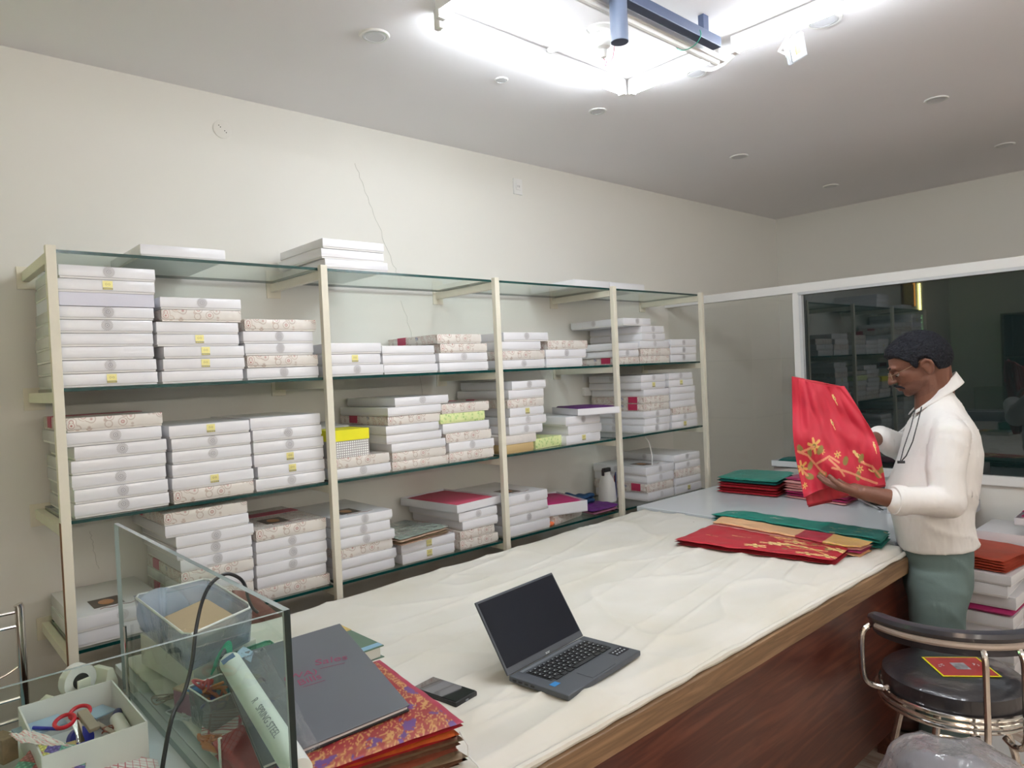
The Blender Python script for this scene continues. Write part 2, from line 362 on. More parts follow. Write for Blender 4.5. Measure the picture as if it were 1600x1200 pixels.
crack([(140, 830), (146, 850), (150, 880), (156, 890)], .0008)

# dark glazed partition across the far end
XP = 4.0
def wz(px, py): return on(px, py, 0, XP)
zb1 = wz(1400, 426).z; zb0 = zb1 - .045
w1 = thing('window_1', (XP, 1.5, 0), None, None); w1['kind'] = 'structure'
MB().box((XP, (YW + YN) / 2, (zb0 + zb1) / 2), (.05, YW - YN, .05)).build('window_frame', 'aluminium_white', parent=w1, bevel=.002)
ym = wz(1249, 520).y
MB().box((XP, ym + .005, zb0 / 2), (.045, .038, zb0)).build('mullion', 'aluminium_white', parent=w1, bevel=.002)
zs = wz(1575, 745).z
gf = MB(); gf.box((XP - .01, (ym + YN) / 2 - .01, zb0 - .008), (.03, ym - YN, .016)); gf.box((XP - .01, ym - .022, (zb0 + zs) / 2 - .009), (.028, .018, zb0 - zs - .020))
gf.build('glazing_bead', 'aluminium_grey', parent=w1)
MB().box((XP, (ym + YN) / 2, zs - .02), (.06, ym - YN, .045)).build('sill', 'aluminium_white', parent=w1, bevel=.003)
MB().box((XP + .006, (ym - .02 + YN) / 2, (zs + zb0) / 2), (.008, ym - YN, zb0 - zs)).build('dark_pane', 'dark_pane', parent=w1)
MB().box((XP + .006, (ym + .01 + YW) / 2, zb0 / 2 + .36), (.006, YW - ym - .02, zb0 - .72)).build('clear_pane', 'clear_pane', parent=w1)
MB().box((XP + .01, (ym + YN) / 2, (zs - .04) / 2), (.04, ym - YN, zs - .04)).build('lower_panel', 'wall_cream', parent=w1)

# ------------------------------------------------------------------ ceiling lamps and fittings
def fixture(a, b, label, rad=.011, base=.016):
    a = Vector(a); b = Vector(b); root = thing('tube_light', (a + b) / 2, label, 'tube light', 'white batten tube lights making a frame')
    d = (b - a).normalized()
    zc = Vector((0, 0, ZC - .013))
    A = Vector((a.x, a.y, ZC - .0135)); B = Vector((b.x, b.y, ZC - .0135))
    A = A - Vector((0, 0, .0075)); B = B - Vector((0, 0, .0075))
    MB().bar(A, B, .028, .040).build('batten', 'plastic_white', parent=root, bevel=.003)
    A2 = A - Vector((0, 0, .0275)); B2 = B - Vector((0, 0, .0275))
    MB().tube([A2 + d * .02, B2 - d * .02], .0125, 12).build('lamp_tube', 'tube', parent=root, smooth=True)
    for p in (A2, B2): MB().bar(p - d * .0 if p is A2 else p - d * .02, p + d * .02 if p is A2 else p, .03, .03).build('end_cap', 'plastic_white', parent=root, bevel=.004)
    return root
zt = ZC
p0 = T(677, 32, ZC); p1 = T(974, 132, ZC); p2 = T(1130, 90, ZC)
fixture((1.36, 1.780, 0), (2.285, 1.780, 0), 'long ceiling tube light nearest the shelf wall')
fixture((2.305, 1.765, 0), (2.305, 1.37, 0), 'short ceiling tube light beside the small cable-fed downlight')
fixture((2.308, 1.31, 0), (2.308, .45, 0), 'ceiling tube light running past the square floodlight')
fixture((1.337, 1.735, 0), (1.335, .90, 0), 'ceiling tube light at top edge, ending at left corner of the frame')
fixture((1.36, .42, 0), (2.28, .42, 0), 'ceiling tube light closing the frame above the viewer')
fixture((.2, -1.0, 0), (1.2, -1.0, 0), 'added ceiling fill tube over the front of the shop, behind the viewer')  # out of view, added as white fill for the foreground
fixture((3.2, -1.2, 0), (4.0, -1.2, 0), 'added ceiling fill tube in the front right part of the shop')  # second out-of-view tube added as fill

mat('tube_fill_warm', (1, 1, 1), .4, emit=(1, .74, .55), estr=55)
mat('tube_fill', (1, 1, 1), .4, emit=(1, .92, .83), estr=50)
def wallfix(a, b, nrm, label, m):  # tubes on unseen walls, added to fill the room with light
    a = Vector(a); b = Vector(b); nv = Vector(nrm); root = thing('fill_tube', (a + b) / 2, label, 'tube light', 'added fill tubes on unseen walls'); d = (b - a).normalized()
    MB().bar(a + nv * .013, b + nv * .013, .03, .025, up=(0, 0, 1)).build('batten', 'plastic_white', parent=root)
    MB().tube([a + nv * .045 + d * .02, b + nv * .045 - d * .02], .018, 12).build('lamp_tube', m, parent=root, smooth=True)
for i_, x_ in enumerate((-.9, .8, 2.5, 4.2)): wallfix((x_ - .6, YN, 2.05), (x_ + .6, YN, 2.05), (0, 1, 0), 'added white fill tube on the right wall, %s from the near wall' % ('first', 'second', 'third', 'fourth')[i_], 'tube_fill')
wallfix((XB, -1.9, 2.2), (XB, -.8, 2.2), (1, 0, 0), 'added warm fill tube beside the display cabinet', 'tube_fill_warm')  # added for a warm fill from the near wall
def downlight(x, y, r_, where, shade='plastic_white'):
    root = thing('recessed_downlight', (x, y, ZC), 'unlit recessed white downlight ' + where, 'ceiling light', 'recessed ceiling downlights')
    MB().lathe([(r_ * .74, ZC - .001), (r_ * .78, ZC - .006), (r_ * .93, ZC - .006), (r_, ZC - .0005)], 32, (x, y, 0)).build('rim', 'plastic_white', parent=root, smooth=True)
    MB().lathe([(r_ * .74, ZC - .0065), (r_ * .6, ZC - .0075), (r_ * .55, ZC - .0045), (.001, ZC - .0045)], 32, (x, y, 0)).build('lens', 'lens_off', parent=root, smooth=True)
mat('lens_off', (.62, .62, .64), .3)
for px, py, r_, w in ((585, 55, .052, 'left of the tube light frame, widest one on that side'), (783, 124, .028, 'small one between two larger downlights near the long tube'), (934, 173, .042, 'just below the near corner of the tube frame'),
                      (1088, 113, .045, 'fed by a white cable beside the tube frame'), (1287, 31, .06, 'large one behind the square floodlight'), (1463, 155, .05, 'on right side, halfway to far wall'),
                      (1155, 244, .05, 'midway between tube frame and far corner'), (1298, 290, .05, 'near the far wall corner'), (1570, 226, .05, 'at right edge close to the far wall')):
    p = T(px, py, ZC); downlight(p.x, p.y, r_, w)
# white trunking, dark track, cylinder spotlight
a = T(845, 88, ZC); b = T(915, 50, ZC)
tr = thing('cable_trunking', (a.x, a.y, ZC), 'thin white cable trunking from long tube to ceiling rose', 'trunking')
MB().bar((1.845, 1.765, ZC - .008), (1.855, 1.585, ZC - .008), .022, .014).build('cover_strip', 'plastic_white', parent=tr, bevel=.002)
lh = thing('lamp_holder', (1.87, 1.55, ZC), 'empty white ceiling lamp holder with loose wires', 'lamp holder')
MB().lathe([(.045, ZC - .0005), (.047, ZC - .006), (.03, ZC - .012), (.028, ZC - .02)], 24, (1.88, 1.55, 0)).build('rose', 'plastic_white', parent=lh, smooth=True)
q = Quaternion((1, 0, 0), 0.25).to_matrix()
MB().lathe([(.026, -.006), (.03, -.03), (.024, -.055), (.012, -.062), (.010, -.088), (.003, -.092)], 20, (1.885, 1.548, ZC - .01), rot=None).build('socket', 'plastic_white', parent=lh, smooth=True)
MB().tube([(1.885, 1.548, ZC - .10), (1.90, 1.54, ZC - .125), (1.92, 1.535, ZC - .09), (1.925, 1.53, ZC - .05)], .0012, 6).tube([(1.885, 1.548, ZC - .10), (1.89, 1.545, ZC - .128), (1.905, 1.55, ZC - .10)], .0012, 6).build('loose_wire', 'rose', parent=lh)
bb = thing('spare_batten', (2.0, 1.3, ZC), 'unlit white batten crossing the tube frame', 'batten light')
zb_ = ZC - .085; yb_ = (T(925, 4, zb_).y + T(1128, 98, zb_).y) / 2; xe_ = T(1130, 98, zb_).x
MB().bar((1.30, yb_, zb_ + .008), (xe_, yb_, zb_ + .008), .036, .020).build('batten', 'aluminium_white', parent=bb, bevel=.004)
MB().tube([(1.33, yb_, zb_ - .006), (xe_ - .03, yb_, zb_ - .006)], .011, 10).build('diffuser', 'plastic_white', parent=bb, smooth=True)
MB().box((1.36, yb_, ZC - .036), (.02, .02, .07)).box((xe_ - .10, yb_, ZC - .036), (.02, .02, .07)).build('hanger', 'plastic_white', parent=bb)
mat('slate', (.055, .075, .14), .45); mat('slate_light', (.12, .15, .22), .4)
zk_ = ZC - .070; yk_ = (T(990, 4, zk_).y + T(1122, 68, zk_).y) / 2; xk_ = T(1122, 68, zk_).x
tk = thing('spotlight_track', (1.9, yk_, ZC), 'dark blue-grey track bar tied beside the white batten', 'track light')
MB().bar((1.30, yk_, zk_), (xk_, yk_, zk_), .034, .034).build('track', 'slate', parent=tk, bevel=.003)
MB().box((1.4, yk_, ZC - .027), (.03, .02, .054)).box((xk_ - .08, yk_, ZC - .027), (.03, .02, .054)).build('bracket', 'slate', parent=tk)
cyx = on(968, 60, 1, yk_ - .002); cyb = on(968, 66, 1, yk_ - .002).z
MB().lathe([(.0255, 0), (.0255, .150), (.022, .155)], 28, (cyx.x, yk_ - .002, cyb)).build('cylinder_spot', 'slate_light', parent=tk, smooth=True)
MB().lathe([(.0228, -.0007), (.0228, .0003)], 28, (cyx.x, yk_ - .002, cyb)).build('spot_opening', 'slate', parent=tk, smooth=True)
tq = T(1085, 52, zk_).x; cy0 = (yb_ + yk_) / 2; hw_ = abs(yb_ - yk_) / 2 + .021
MB().tube([Vector((tq, cy0 + hw_ * math.cos(t), zk_ - .010 + .032 * math.sin(t))) for t in [i / 20 * 2 * PI for i in range(20)]], .0014, 6, closed=True).build('tie_thread', 'green_net', parent=tk)
# floodlight
fl = D(1243, 76, (on(1243, 60, 2, 2.60) - CAM).dot(cf))
fr = thing('floodlight', (fl.x, fl.y, ZC), 'square white floodlight on bracket below tube light', 'floodlight')
fw = (cf * -.80 + Vector((0, 0, -1)) * .50 + cr * .30).normalized(); fx = fw.cross(Vector((0, 0, 1))).normalized(); fx = (Quaternion(fw, .62) @ fx); fy = fw.cross(fx); fm = Matrix((fx, fy, fw)).transposed()
fc = fl
MB().box(fc, (.070, .082, .016), fm).build('housing', 'grey_lam', parent=fr, bevel=.003)
MB().box(fc + fw * .0095, (.054, .064, .004), fm).build('front_glass', 'aluminium_grey', parent=fr)
MB().box(fc + fw * .0125, (.018, .030, .003), fm).build('led_chip', 'gold_foil', parent=fr)
MB().box(fc - fw * .018, (.05, .05, .022), fm, taper=.7).build('driver_box', 'plastic_white', parent=fr, bevel=.003)
MB().tube([fc + fx * .036, fc + fx * .03 - fw * .05, Vector((fc.x, fc.y, ZC - .002)) + fx * .0], .005, 8).tube([fc - fx * .036, fc - fx * .03 - fw * .05, Vector((fc.x, fc.y, ZC - .002))], .005, 8).build('bracket', 'plastic_white', parent=fr)
# cable from small downlight
c1 = T(1098, 104, ZC)
MB().tube(spl([(c1.x, c1.y, ZC - .01), (c1.x - .01, c1.y - .05, ZC - .03), (c1.x - .06, c1.y - .12, ZC - .05), (2.365, 1.36, ZC - .05), (2.345, 1.27, ZC - .02), (2.34, 1.20, ZC - .008)]), .007, 8).build('white_cable', 'plastic_white', smooth=True)
tag(bpy.context.scene.objects['white_cable'], 'thick white cable curling between downlight and batten end', 'cable')

# wall fittings
p = on(347, 202, 1, YW)
rb = thing('junction_cover', (p.x, YW, p.z), 'round cream junction cover on upper shelf wall', 'wall cover')
qy = Quaternion((1, 0, 0), PI / 2).to_matrix()
MB().lathe([(.036, 0), (.036, .003), (.033, .005), (.001, .005)], 32, (p.x, YW, p.z), rot=qy).build('cover_disc', 'wall_cream', parent=rb, smooth=True)
for dx, dz in ((-.014, .012), (-.008, .006), (.008, -.006), (.014, -.012)): MB().lathe([(.002, 0), (.002, .0008)], 8, (p.x + dx, YW - .005, p.z + dz), rot=qy).build('screw_hole', 'rubber', parent=rb)
p = on(808, 292, 1, YW)
sw = thing('switch_plate', (p.x, YW, p.z), 'white rectangular socket plate on wall above shelving', 'socket')
MB().box((p.x, YW - .004, p.z), (.062, .008, .085)).build('plate', 'plastic_white', parent=sw, bevel=.002)
MB().box((p.x, YW - .010, p.z), (.03, .004, .038)).build('rocker', 'plastic_white', parent=sw, bevel=.001)
MB().box((p.x - .006, YW - .0124, p.z), (.003, .001, .012)).box((p.x + .006, YW - .0124, p.z), (.003, .001, .012)).build('socket_slot', 'emblem_grey', parent=sw)
p = on(916, 612, 1, YW)
jb = thing('wall_socket', (p.x, YW, p.z), 'small white socket box on wall behind third bay', 'socket')
MB().box((p.x, YW - .012, p.z), (.075, .024, .05)).build('box', 'plastic_white', parent=jb, bevel=.003)
MB().box((p.x, YW - .0245, p.z), (.03, .003, .02)).build('rocker', 'plastic_white', parent=jb)
p = on(918, 588, 1, YW - .001); 
o = MB().box((p.x, YW - .001, p.z + .01), (.085, .001, .09)).build('paper_notice', 'paper_white'); tag(o, 'pale paper notice taped to the wall above the small socket', 'notice')
p = on(906, 648, 1, YW - .001)
o = MB().box((p.x, YW - .001, p.z), (.08, .001, .10)).build('paper_notice', 'paper_white'); tag(o, 'pale paper sheet on wall below the small socket', 'notice')
MB().tube([on(922, 600, 1, YW - .006), on(928, 625, 1, YW - .006), on(932, 650, 1, YW - .006), on(938, 672, 1, YW - .006)], .003, 6).build('wall_wire', 'emblem_grey')
tag(SC.objects['wall_wire'], 'grey wire running down the wall behind the third bay', 'wire')
MB().tube([on(1000, 672, 1, 2.5), on(1014, 690, 1, 2.47), on(1019, 712, 1, 2.46), on(1019, 735, 1, 2.45), on(1013, 745, 1, 2.44)], .003, 6).build('white_wire', 'wire_white', smooth=True)
tag(SC.objects['white_wire'], 'loop of thin white wire hanging over lower right boxes', 'wire')

# ------------------------------------------------------------------ shelving
TZ = {'top': 1.912, 'upper': 1.508, 'middle': 1.120, 'lower': .738}
PX = [(.383, .407), (1.230, 1.258), (2.065, 2.103), (2.876, 2.925), (3.694, 3.74)]
PXC = [.395, 1.245, 2.085, 2.902, 3.722]
YF = 2.40
wherep = ['at the left end of the shelving', 'between the first and second bays', 'between the second and third bays', 'between the third and fourth bays', 'at the far right end of the shelving']
for i, xc in enumerate(PXC):
    root = thing('shelf_post', (xc, YF, 0), 'cream steel shelf post ' + wherep[i], 'shelf post', 'cream shelving posts')
    MB().box((xc, YF - .013, .96), (.026, .024, 1.92)).build('upright', 'steel_cream', parent=root, bevel=.0015)
    for zt in list(TZ.values()):
        arm = MB().box((xc, (YF + YW) / 2, zt - .026), (.022, YW - YF - .004, .032)).build('bracket_arm', 'steel_cream' , parent=root, bevel=.0015)
        MB().box((xc + .004, YW - .003, zt - .03), (.06, .005, .075)).build('wall_plate', 'steel_cream', parent=arm, bevel=.001)
MB().box((PXC[0] - .0135, YF - .013, .62), (.0012, .022, 1.0)).build('rust_stain', 'rust', parent=[o for o in SC.objects if o.name == 'shelf_post'][0])
bayn = ['first', 'second', 'third', 'fourth']
for t, z in TZ.items():
    for b in range(4):
        x0 = PXC[b] + .001; x1 = PXC[b + 1] - .001
        if t == 'top' : x0 += .012; x1 -= .012
        x0 = PXC[b] + .013; x1 = PXC[b + 1] - .013
        mb = MB().box(((x0 + x1) / 2, (YF + YW - .03) / 2, z - .005), (x1 - x0, YW - .03 - YF, .010))
        mb.m = [0, 0, 1, 1, 1, 1]
        # ledges resting over the arms
        o = mb.build('glass_shelf', ['glass_shelf', 'glass_edge'])
        tag(o, 'clear glass shelf with dark green edge, %s tier, %s bay' % (t, bayn[b]), 'shelf', 'glass shelves in the shelving')
        # small end rests on the bracket arms, part of the glass
# ------------------------------------------------------------------ boxes
look = {'E': 'white box with round grey emblem', 'G': 'white box with gold label', 'W': 'plain white box', 'P': 'paisley box', 'X': 'bare white paper block', 'L': 'green floral box', 'T': 'tan box', 'S': 'cream script-print box'}
ordn = ['bottom', 'second from bottom', 'third from bottom', 'fourth from bottom', 'fifth from bottom', 'sixth from bottom', 'seventh from bottom', 'eighth from bottom', 'ninth from bottom', 'tenth from bottom']
NB = 0
def emblem_mesh(parent, x, y, z, side=False, s=1.0, hi=False):
    """printed rosette: rings and petals"""
    mb = MB(); n = 20
    def P(a, r_): return (x + r_ * math.cos(a), y, z + r_ * math.sin(a)) if not side else (x, y + r_ * math.cos(a), z + r_ * math.sin(a))
    def ring(ra, rb_, mi, n=24):
        vs = [P(2 * PI * j / n, ra) for j in range(n)] + [P(2 * PI * j / n, rb_) for j in range(n)]
        mb.add(vs, [(j, (j + 1) % n, n + (j + 1) % n, n + j) for j in range(n)], mi)
    ring(.0045 * s, .006 * s, 0); ring(.0, .0018 * s, 0)
    for k in range(n):
        a = 2 * PI * k / n
        for ra, rb_, w in ((.0072, .0108, .09), (.0115, .0145, .10)):
            aa = a + (.157 if ra > .01 else 0)
            mb.add([P(aa - w, ra * s), P(aa + w, ra * s), P(aa + w * .6, rb_ * s), P(aa, (rb_ + .0006) * s), P(aa - w * .6, rb_ * s)], [(0, 1, 2, 3, 4)], 1)
    return mb.build('emblem', ['emblem_grey', 'emblem_light'], parent=parent, local=True, fix=False)
def label_mesh(parent, x, y, z, s=1.0):
    mb = MB()
    def q4(x0, x1, z0, z1, mi, e=0): mb.add([(x + x0 * s, y - e, z + z0 * s), (x + x1 * s, y - e, z + z0 * s), (x + x1 * s, y - e, z + z1 * s), (x + x0 * s, y - e, z + z1 * s)], [(0, 1, 2, 3)], mi)
    q4(-.0135, .0135, -.007, .013, 0)
    q4(-.0135, .0135, -.0135, -.008, 1, .0001)
    for k in range(8): q4(-.0115 + k * .003, -.0098 + k * .003, -.0122, -.0095, 0, .0002)
    for sx in (-1, 1):
        mb.add([(x + (sx * .004 + .0032 * math.cos(a)) * s, y - .0002, z + (.003 + .0032 * math.sin(a)) * s) for a in [i * PI / 5 for i in range(10)]] + [(x + (sx * .004 + .0023 * math.cos(a)) * s, y - .0002, z + (.003 + .0023 * math.sin(a)) * s) for a in [i * PI / 5 for i in range(10)]], [(j, (j + 1) % 10, 10 + (j + 1) % 10, 10 + j) for j in range(10)], 1)
    return mb.build('gold_label', ['gold_foil', 'gold_dark'], parent=parent, local=True, fix=False)
def box_thing(kind, loc, w, d, h, label, group, rz=0, sideem=False, topcard=None, cat='box'):
    """local frame: front-left-bottom at (0,0,0), +x right, +y into the shelf"""
    root = thing('saree_box' if kind not in 'X' else 'paper_block', loc, label, cat, group, rz)
    cx, cy_ = w / 2, d / 2
    if kind == 'X':
        MB().box((cx, cy_, h / 2), (w, d, h - .001)).build('sheets', 'pages', parent=root, local=True); return root
    lid = {'P': 'paisley', 'L': 'floral_green', 'T': 'tan_card', 'S': 'script_card'}.get(kind, 'card')
    MB().box((cx, cy_, h * .45), (w - .005, d - .005, h * .9 - .001)).build('tray', 'card_side' if lid == 'card' else lid, parent=root, local=True, bevel=.001)
    zc = h * .58; hh = h * .84 - .0012
    lo = MB().box((cx, cy_, h - hh / 2 - .0006), (w, d, hh), taper=.994).build('lid', lid, parent=root, local=True, bevel=.0016, smooth=True)
    zm = h - hh / 2
    if kind == 'E': emblem_mesh(root, cx, -.0012, zm, s=1.1)
    if kind == 'E' and sideem: emblem_mesh(root, -.0012, d * .55, zm, side=True, s=1.1)
    if kind == 'G': label_mesh(root, cx, -.0012, zm, s=1.0)
    if kind == 'P' or kind == 'S':
        y0 = .045 if sideem else d * .62
        MB().box((w * .5, y0 + .032, zm), (w + .0025, .064, hh + .0012)).build('end_band', 'band_red', parent=root, local=True) if kind == 'P' else None
    if topcard:
        MB().box((w * .42, d * .30, h + .0004), (.085, .10, .0008)).build('photo_panel', 'photo_dark', parent=root, local=True)
        MB().ell((w * .42, d * .30, h + .0009), (.022, .032, .0008), n=12).build('photo_motif', 'photo_gold', parent=root, local=True)
        mb = MB(); [mb.tube([(w * .60 + .006 * math.sin(k * 1.1 + i), d * (.10 + .05 * i) , h + .0008) if False else (w * .30 + .014 * k, d * .12 + .007 * math.sin(k * 1.9), h + .0006) for k in range(9)], .0012, 4) for i in range(1)]
        mb.build('script_print', 'ink_brown', parent=root, local=True)
    return root
NSTK = []
def stack(tier, bay, pos, anchor, spec, dy=0.012, d=.385, h=None, side=False, top=False, skiptag=''):
    """spec: bottom->top 'K:left-right[:dy]' with the front edges as seen in the photo; anchor: (px,py) of top-left front corner"""
    z0 = TZ[tier] + .0006; items = spec.split(); Y = YF + dy
    if h is None:
        zt = on(anchor[0], anchor[1], 1, Y).z; h = (zt - z0) / len(items)
    z = z0; NSTK.append((tier, bay, pos, round(h, 4), len(items)))
    for i, it in enumerate(items):
        k = it.split(':'); l, r_ = k[1].split('-'); y = Y + (float(k[2]) if len(k) > 2 else rnd.uniform(0, .006))
        zm = z + h / 2; xl = xat(float(l), y, zm); xr = xat(float(r_), y, zm)
        # keep clear of neighbouring post
        dd = min(d, YW - .012 - y)
        od = 'topmost' if (i == len(items) - 1 and len(items) > 1) else ('only' if len(items) == 1 else ordn[i])
        tn = {'top': 'on top of the shelving', 'upper': 'upper shelf', 'middle': 'middle shelf', 'lower': 'lower shelf'}[tier]
        st = '%s stack' % pos if len(items) > 1 else pos
        lab = '%s, %s, %s, %s, %s bay' % (look[k[0]], od, st, tn, bay)
        if len(items) == 1: lab = '%s, %s, %s, %s bay' % (look[k[0]], pos, tn, bay)
        rz = rnd.uniform(-.006, .006)
        box_thing(k[0], (xl, y, z), xr - xl, dd, h, lab, 'boxes %s' % ('on top of the shelving' if tier == 'top' else 'on the %s shelf' % tier), rz, side, top and i == len(items) - 1)
        z += h
    return z
stack('upper', 'first', 'left', (91, 412), 'G:97-247 E:94-245 W:92-241 W:91-240 E:90-239 E:91-241 X:92-241 G:88-242 E:91-243')
stack('upper', 'first', 'middle', (247, 463), 'W:253-380 G:255-383 G:256-382 G:245-374 W:244-373 P:252-377 E:250-377')
stack('upper', 'first', 'right', (380, 498), 'E:386-498 P:386-497 E:383-490 E:380-489 P:382-494')
stack('upper', 'second', 'left', (513, 536), 'E:514-600 G:512-595 W:513-596')
stack('upper', 'second', 'middle', (597, 540), 'W:600-684 W:598-681 W:597-679')
stack('upper', 'second', 'right', (686, 522), 'W:687-763 E:686-762 P:688-761 P:683-752')
stack('upper', 'third', 'left', (787, 519), 'E:784-851 P:784-851 W:784-845 E:787-857')
stack('upper', 'third', 'middle', (852, 532), 'W:854-910 E:853-916 P:856-918')
stack('upper', 'fourth', 'leftmost', (953, 536), 'P:964-999 E:962-998 W:960-997', side=True)
stack('upper', 'fourth', 'middle', (1004, 497), 'P:1000-1046 P:1001-1047 E:1000-1046 E:1003-1039 E:1003-1037 E:974-1017', side=True)
stack('upper', 'fourth', 'right', (1048, 530), 'E:1048-1088 E:1048-1088 E:1048-1088', side=True)
stack('middle', 'first', 'left', (103, 654), 'E:116-265 E:116-263 E:112-260 W:111-260 E:116-261 E:102-253 P:103-254')
stack('middle', 'first', 'middle', (265, 666), 'P:271-397 G:269-397 W:269-394 E:269-393 E:268-392 G:264-390')
stack('middle', 'first', 'right', (391, 654), 'E:400-508 G:403-508 G:397-506 E:396-506 E:395-503 W:391-501')
stack('middle', 'second', 'left', (520, 718), 'E:522-611 P:520-609')
stack('middle', 'second', 'middle', (617, 622), 'P:613-702 P:613-697 W:612-697 W:604-690 W:603-686 P:606-689 W:606-690 E:617-701')
stack('middle', 'second', 'right', (691, 632), 'P:702-772 E:702-772 P:697-768 W:692-765 L:688-758 P:690-764')
stack('middle', 'third', 'left', (800, 596), 'T:787-834 S:786-838 E:796-848 E:795-854 G:797-850 P:793-850 W:795-850 E:800-853')
stack('middle', 'third', 'right', (884, 652), 'G:885-938 W:888-940 E:884-938')
stack('middle', 'fourth', 'left', (1006, 586), 'E:1006-1046 E:1007-1047 E:1006-1048 P:1006-1046 P:1006-1046 W:1006-1045 G:1002-1040 E:1002-1040', side=True)
stack('middle', 'fourth', 'right', (1048, 583), 'G:1050-1090 E:1050-1090 P:1052-1088 W:1048-1086 W:1048-1086 W:1048-1087 G:1045-1083 E:1045-1082', side=True)
stack('lower', 'first', 'left', (116, 968), 'W:117-258 E:117-262', top=True)
stack('lower', 'first', 'middle', (256, 804), 'W:285-397 P:285-397 W:284-397 P:283-397 E:282-395 E:276-394 E:275-397 W:258-389 P:256-387')
stack('lower', 'first', 'right', (400, 829), 'P:401-516 W:402-510 E:401-511 E:401-511 E:400-510 P:400-510', top=True)
stack('lower', 'second', 'left', (526, 812), 'W:529-617 W:530-620 P:527-614 E:525-617 E:524-610 E:525-613', top=True)
S2 = stack('lower', 'second', 'middle', (624, 863), 'G:629-711 G:627-711', h=.041)
stack('lower', 'second', 'right', (716, 803), 'P:719-779 P:719-773 W:723-778 E:717-777')
stack('lower', 'third', 'left', (791, 777), 'W:792-860 E:792-860 W:792-856 E:790-856', top=True)
stack('lower', 'fourth', 'left', (1010, 731), 'E:1013-1054 P:1011-1053 E:1011-1053 E:1009-1053', side=True, top=True)
stack('lower', 'fourth', 'right', (1052, 712), 'G:1056-1096 W:1056-1095 P:1056-1095 E:1055-1094 E:1053-1093', side=True)
# on the top boards
stack('top', 'first', 'lone', (219, 380), 'W:219-352', dy=.02)
stack('top', 'second', 'left', (503, 371), 'W:508-606 W:502-600 W:504-600', dy=.004, d=.37)
stack('top', 'third', 'far right', (899, 435), 'W:898-952', dy=.05, h=.043, d=.33)
stack('top', 'fourth', 'far left', (952, 437), 'W:953-1007', dy=.05, h=.043, d=.33)

# ------------------------------------------------------------------ counters
ZT = .742; ZW = .775; ZCL = .762
dc = thing('display_counter', (1.6, 1.6, 0), 'long reddish-brown wood counter with light ply edge, under the white cloth', 'counter')
MB().box((1.66, 1.59, ZT - .012), (2.40, 1.20, .024)).build('worktop', 'white_lam', parent=dc, bevel=.002)
MB().box((-.02, 1.47, ZT - .012), (.958, .96, .024)).build('cash_worktop', 'white_lam', parent=dc, bevel=.002)
MB().box((1.19, .978, ZT - .028), (3.40, .022, .058)).box((2.875, 1.6, ZT - .028), (.022, 1.22, .058)).build('ply_edge', 'wood_ply', parent=dc, bevel=.003)
MB().box((1.15, 1.018, .40), (3.30, .018, .565)).build('front_panel', 'wood_panel', parent=dc)
MB().box((2.80, 1.58, .40), (.018, 1.10, .565)).build('side_panel', 'wood_panel', parent=dc)
for x, y in ((2.77, 1.05), (2.77, 1.32), (2.77, 2.1), (1.5, 1.05), (.1, 1.05), (.1, 1.9), (1.5, 2.1)):
    MB().box((x, y, .36), (.05, .05, .72)).build('leg', 'wood_panel', parent=dc, bevel=.002)
wc = thing('display_counter', (3.4, 1.6, 0), 'glossy white-topped counter beyond the cloth-covered one', 'counter')
MB().box((3.435, 1.66, ZW - .022), (1.09, 1.24, .044)).build('worktop', ['white_lam', 'grey_lam'], parent=wc, bevel=.002)
MB().box((3.435, 1.036, ZW - .030), (1.08, .006, .052)).build('apron', 'grey_lam', parent=wc)
MB().box((3.435, 1.22, .37), (1.03, .018, .70)).build('front_panel', 'wood_panel', parent=wc)
MB().box((2.94, 1.7, .37), (.018, .95, .70)).build('side_panel', 'wood_panel', parent=wc)

def cl(u, v):
    x = .47 + u * 2.40; yb = 2.13 + .05 * max(0, (x - .9)) * .9; yf = .984
    y = yf + (yb - yf) * v
    n1 = mn.noise(Vector((x * 1.3, y * 5.5, 0))); n2 = mn.noise(Vector((x * 4 + 5, y * 11 + x * 3, 2))); n3 = mn.noise(Vector((x * 2.2 - y * 3, y * 2.2, 7)))
    z = ZCL + .004 + .004 * n1 + .0045 * n2 * (1 if v > .3 else 1 + (.3 - v) * 3) + .004 * n3
    r1 = 1 - abs(mn.noise(Vector((x * 2.3 + y * 1.7, y * 3.1 - x * .8, 4)))) * 2.2
    z += .007 * max(0, r1) ** 6
    r2 = 1 - abs(mn.noise(Vector((x * 1.4 - y * 4.5, y * 6, 9)))) * 2.4
    z += .006 * max(0, r2) ** 6
    if v < .12:
        t = 1 - v / .12; z += .006 * t * (.5 + mn.noise(Vector((x * 9, 3, 1)))); y += .010 * mn.noise(Vector((x * 6, 0, 5))) * t
        z -= .016 * max(0, t - .55) / .45
    if v < .02: z -= .006
    return Vector((x, y, max(z, ZT + .0045)))
mb = MB(); mb.grid(cl, 300, 150)
cloth = mb.build('counter_cloth', 'counter_cloth', smooth=True, sharp=180); tag(cloth, 'white wrinkled cotton cloth spread over the long wooden counter', 'cloth')
so = cloth.modifiers.new('s', 'SOLIDIFY'); so.thickness = .004; so.offset = -1 if cloth.data.polygons[0].normal.z > 0 else 1
# cloth hem that rolls over the front edge
mb = MB()
pts = []; 
for i in range(120):
    x = .50 + i / 119 * 2.36; pts.append((x, .984 + .004 * mn.noise(Vector((x * 7, 1, 1))), ZT + .010 + .003 * mn.noise(Vector((x * 11, 2, 2)))))
mb.tube(pts, [.009 + .004 * mn.noise(Vector((p[0] * 8, 0, 3))) for p in pts], 8); hem = mb.build('hem', 'counter_cloth', parent=cloth, smooth=True)

def C3(h): return h
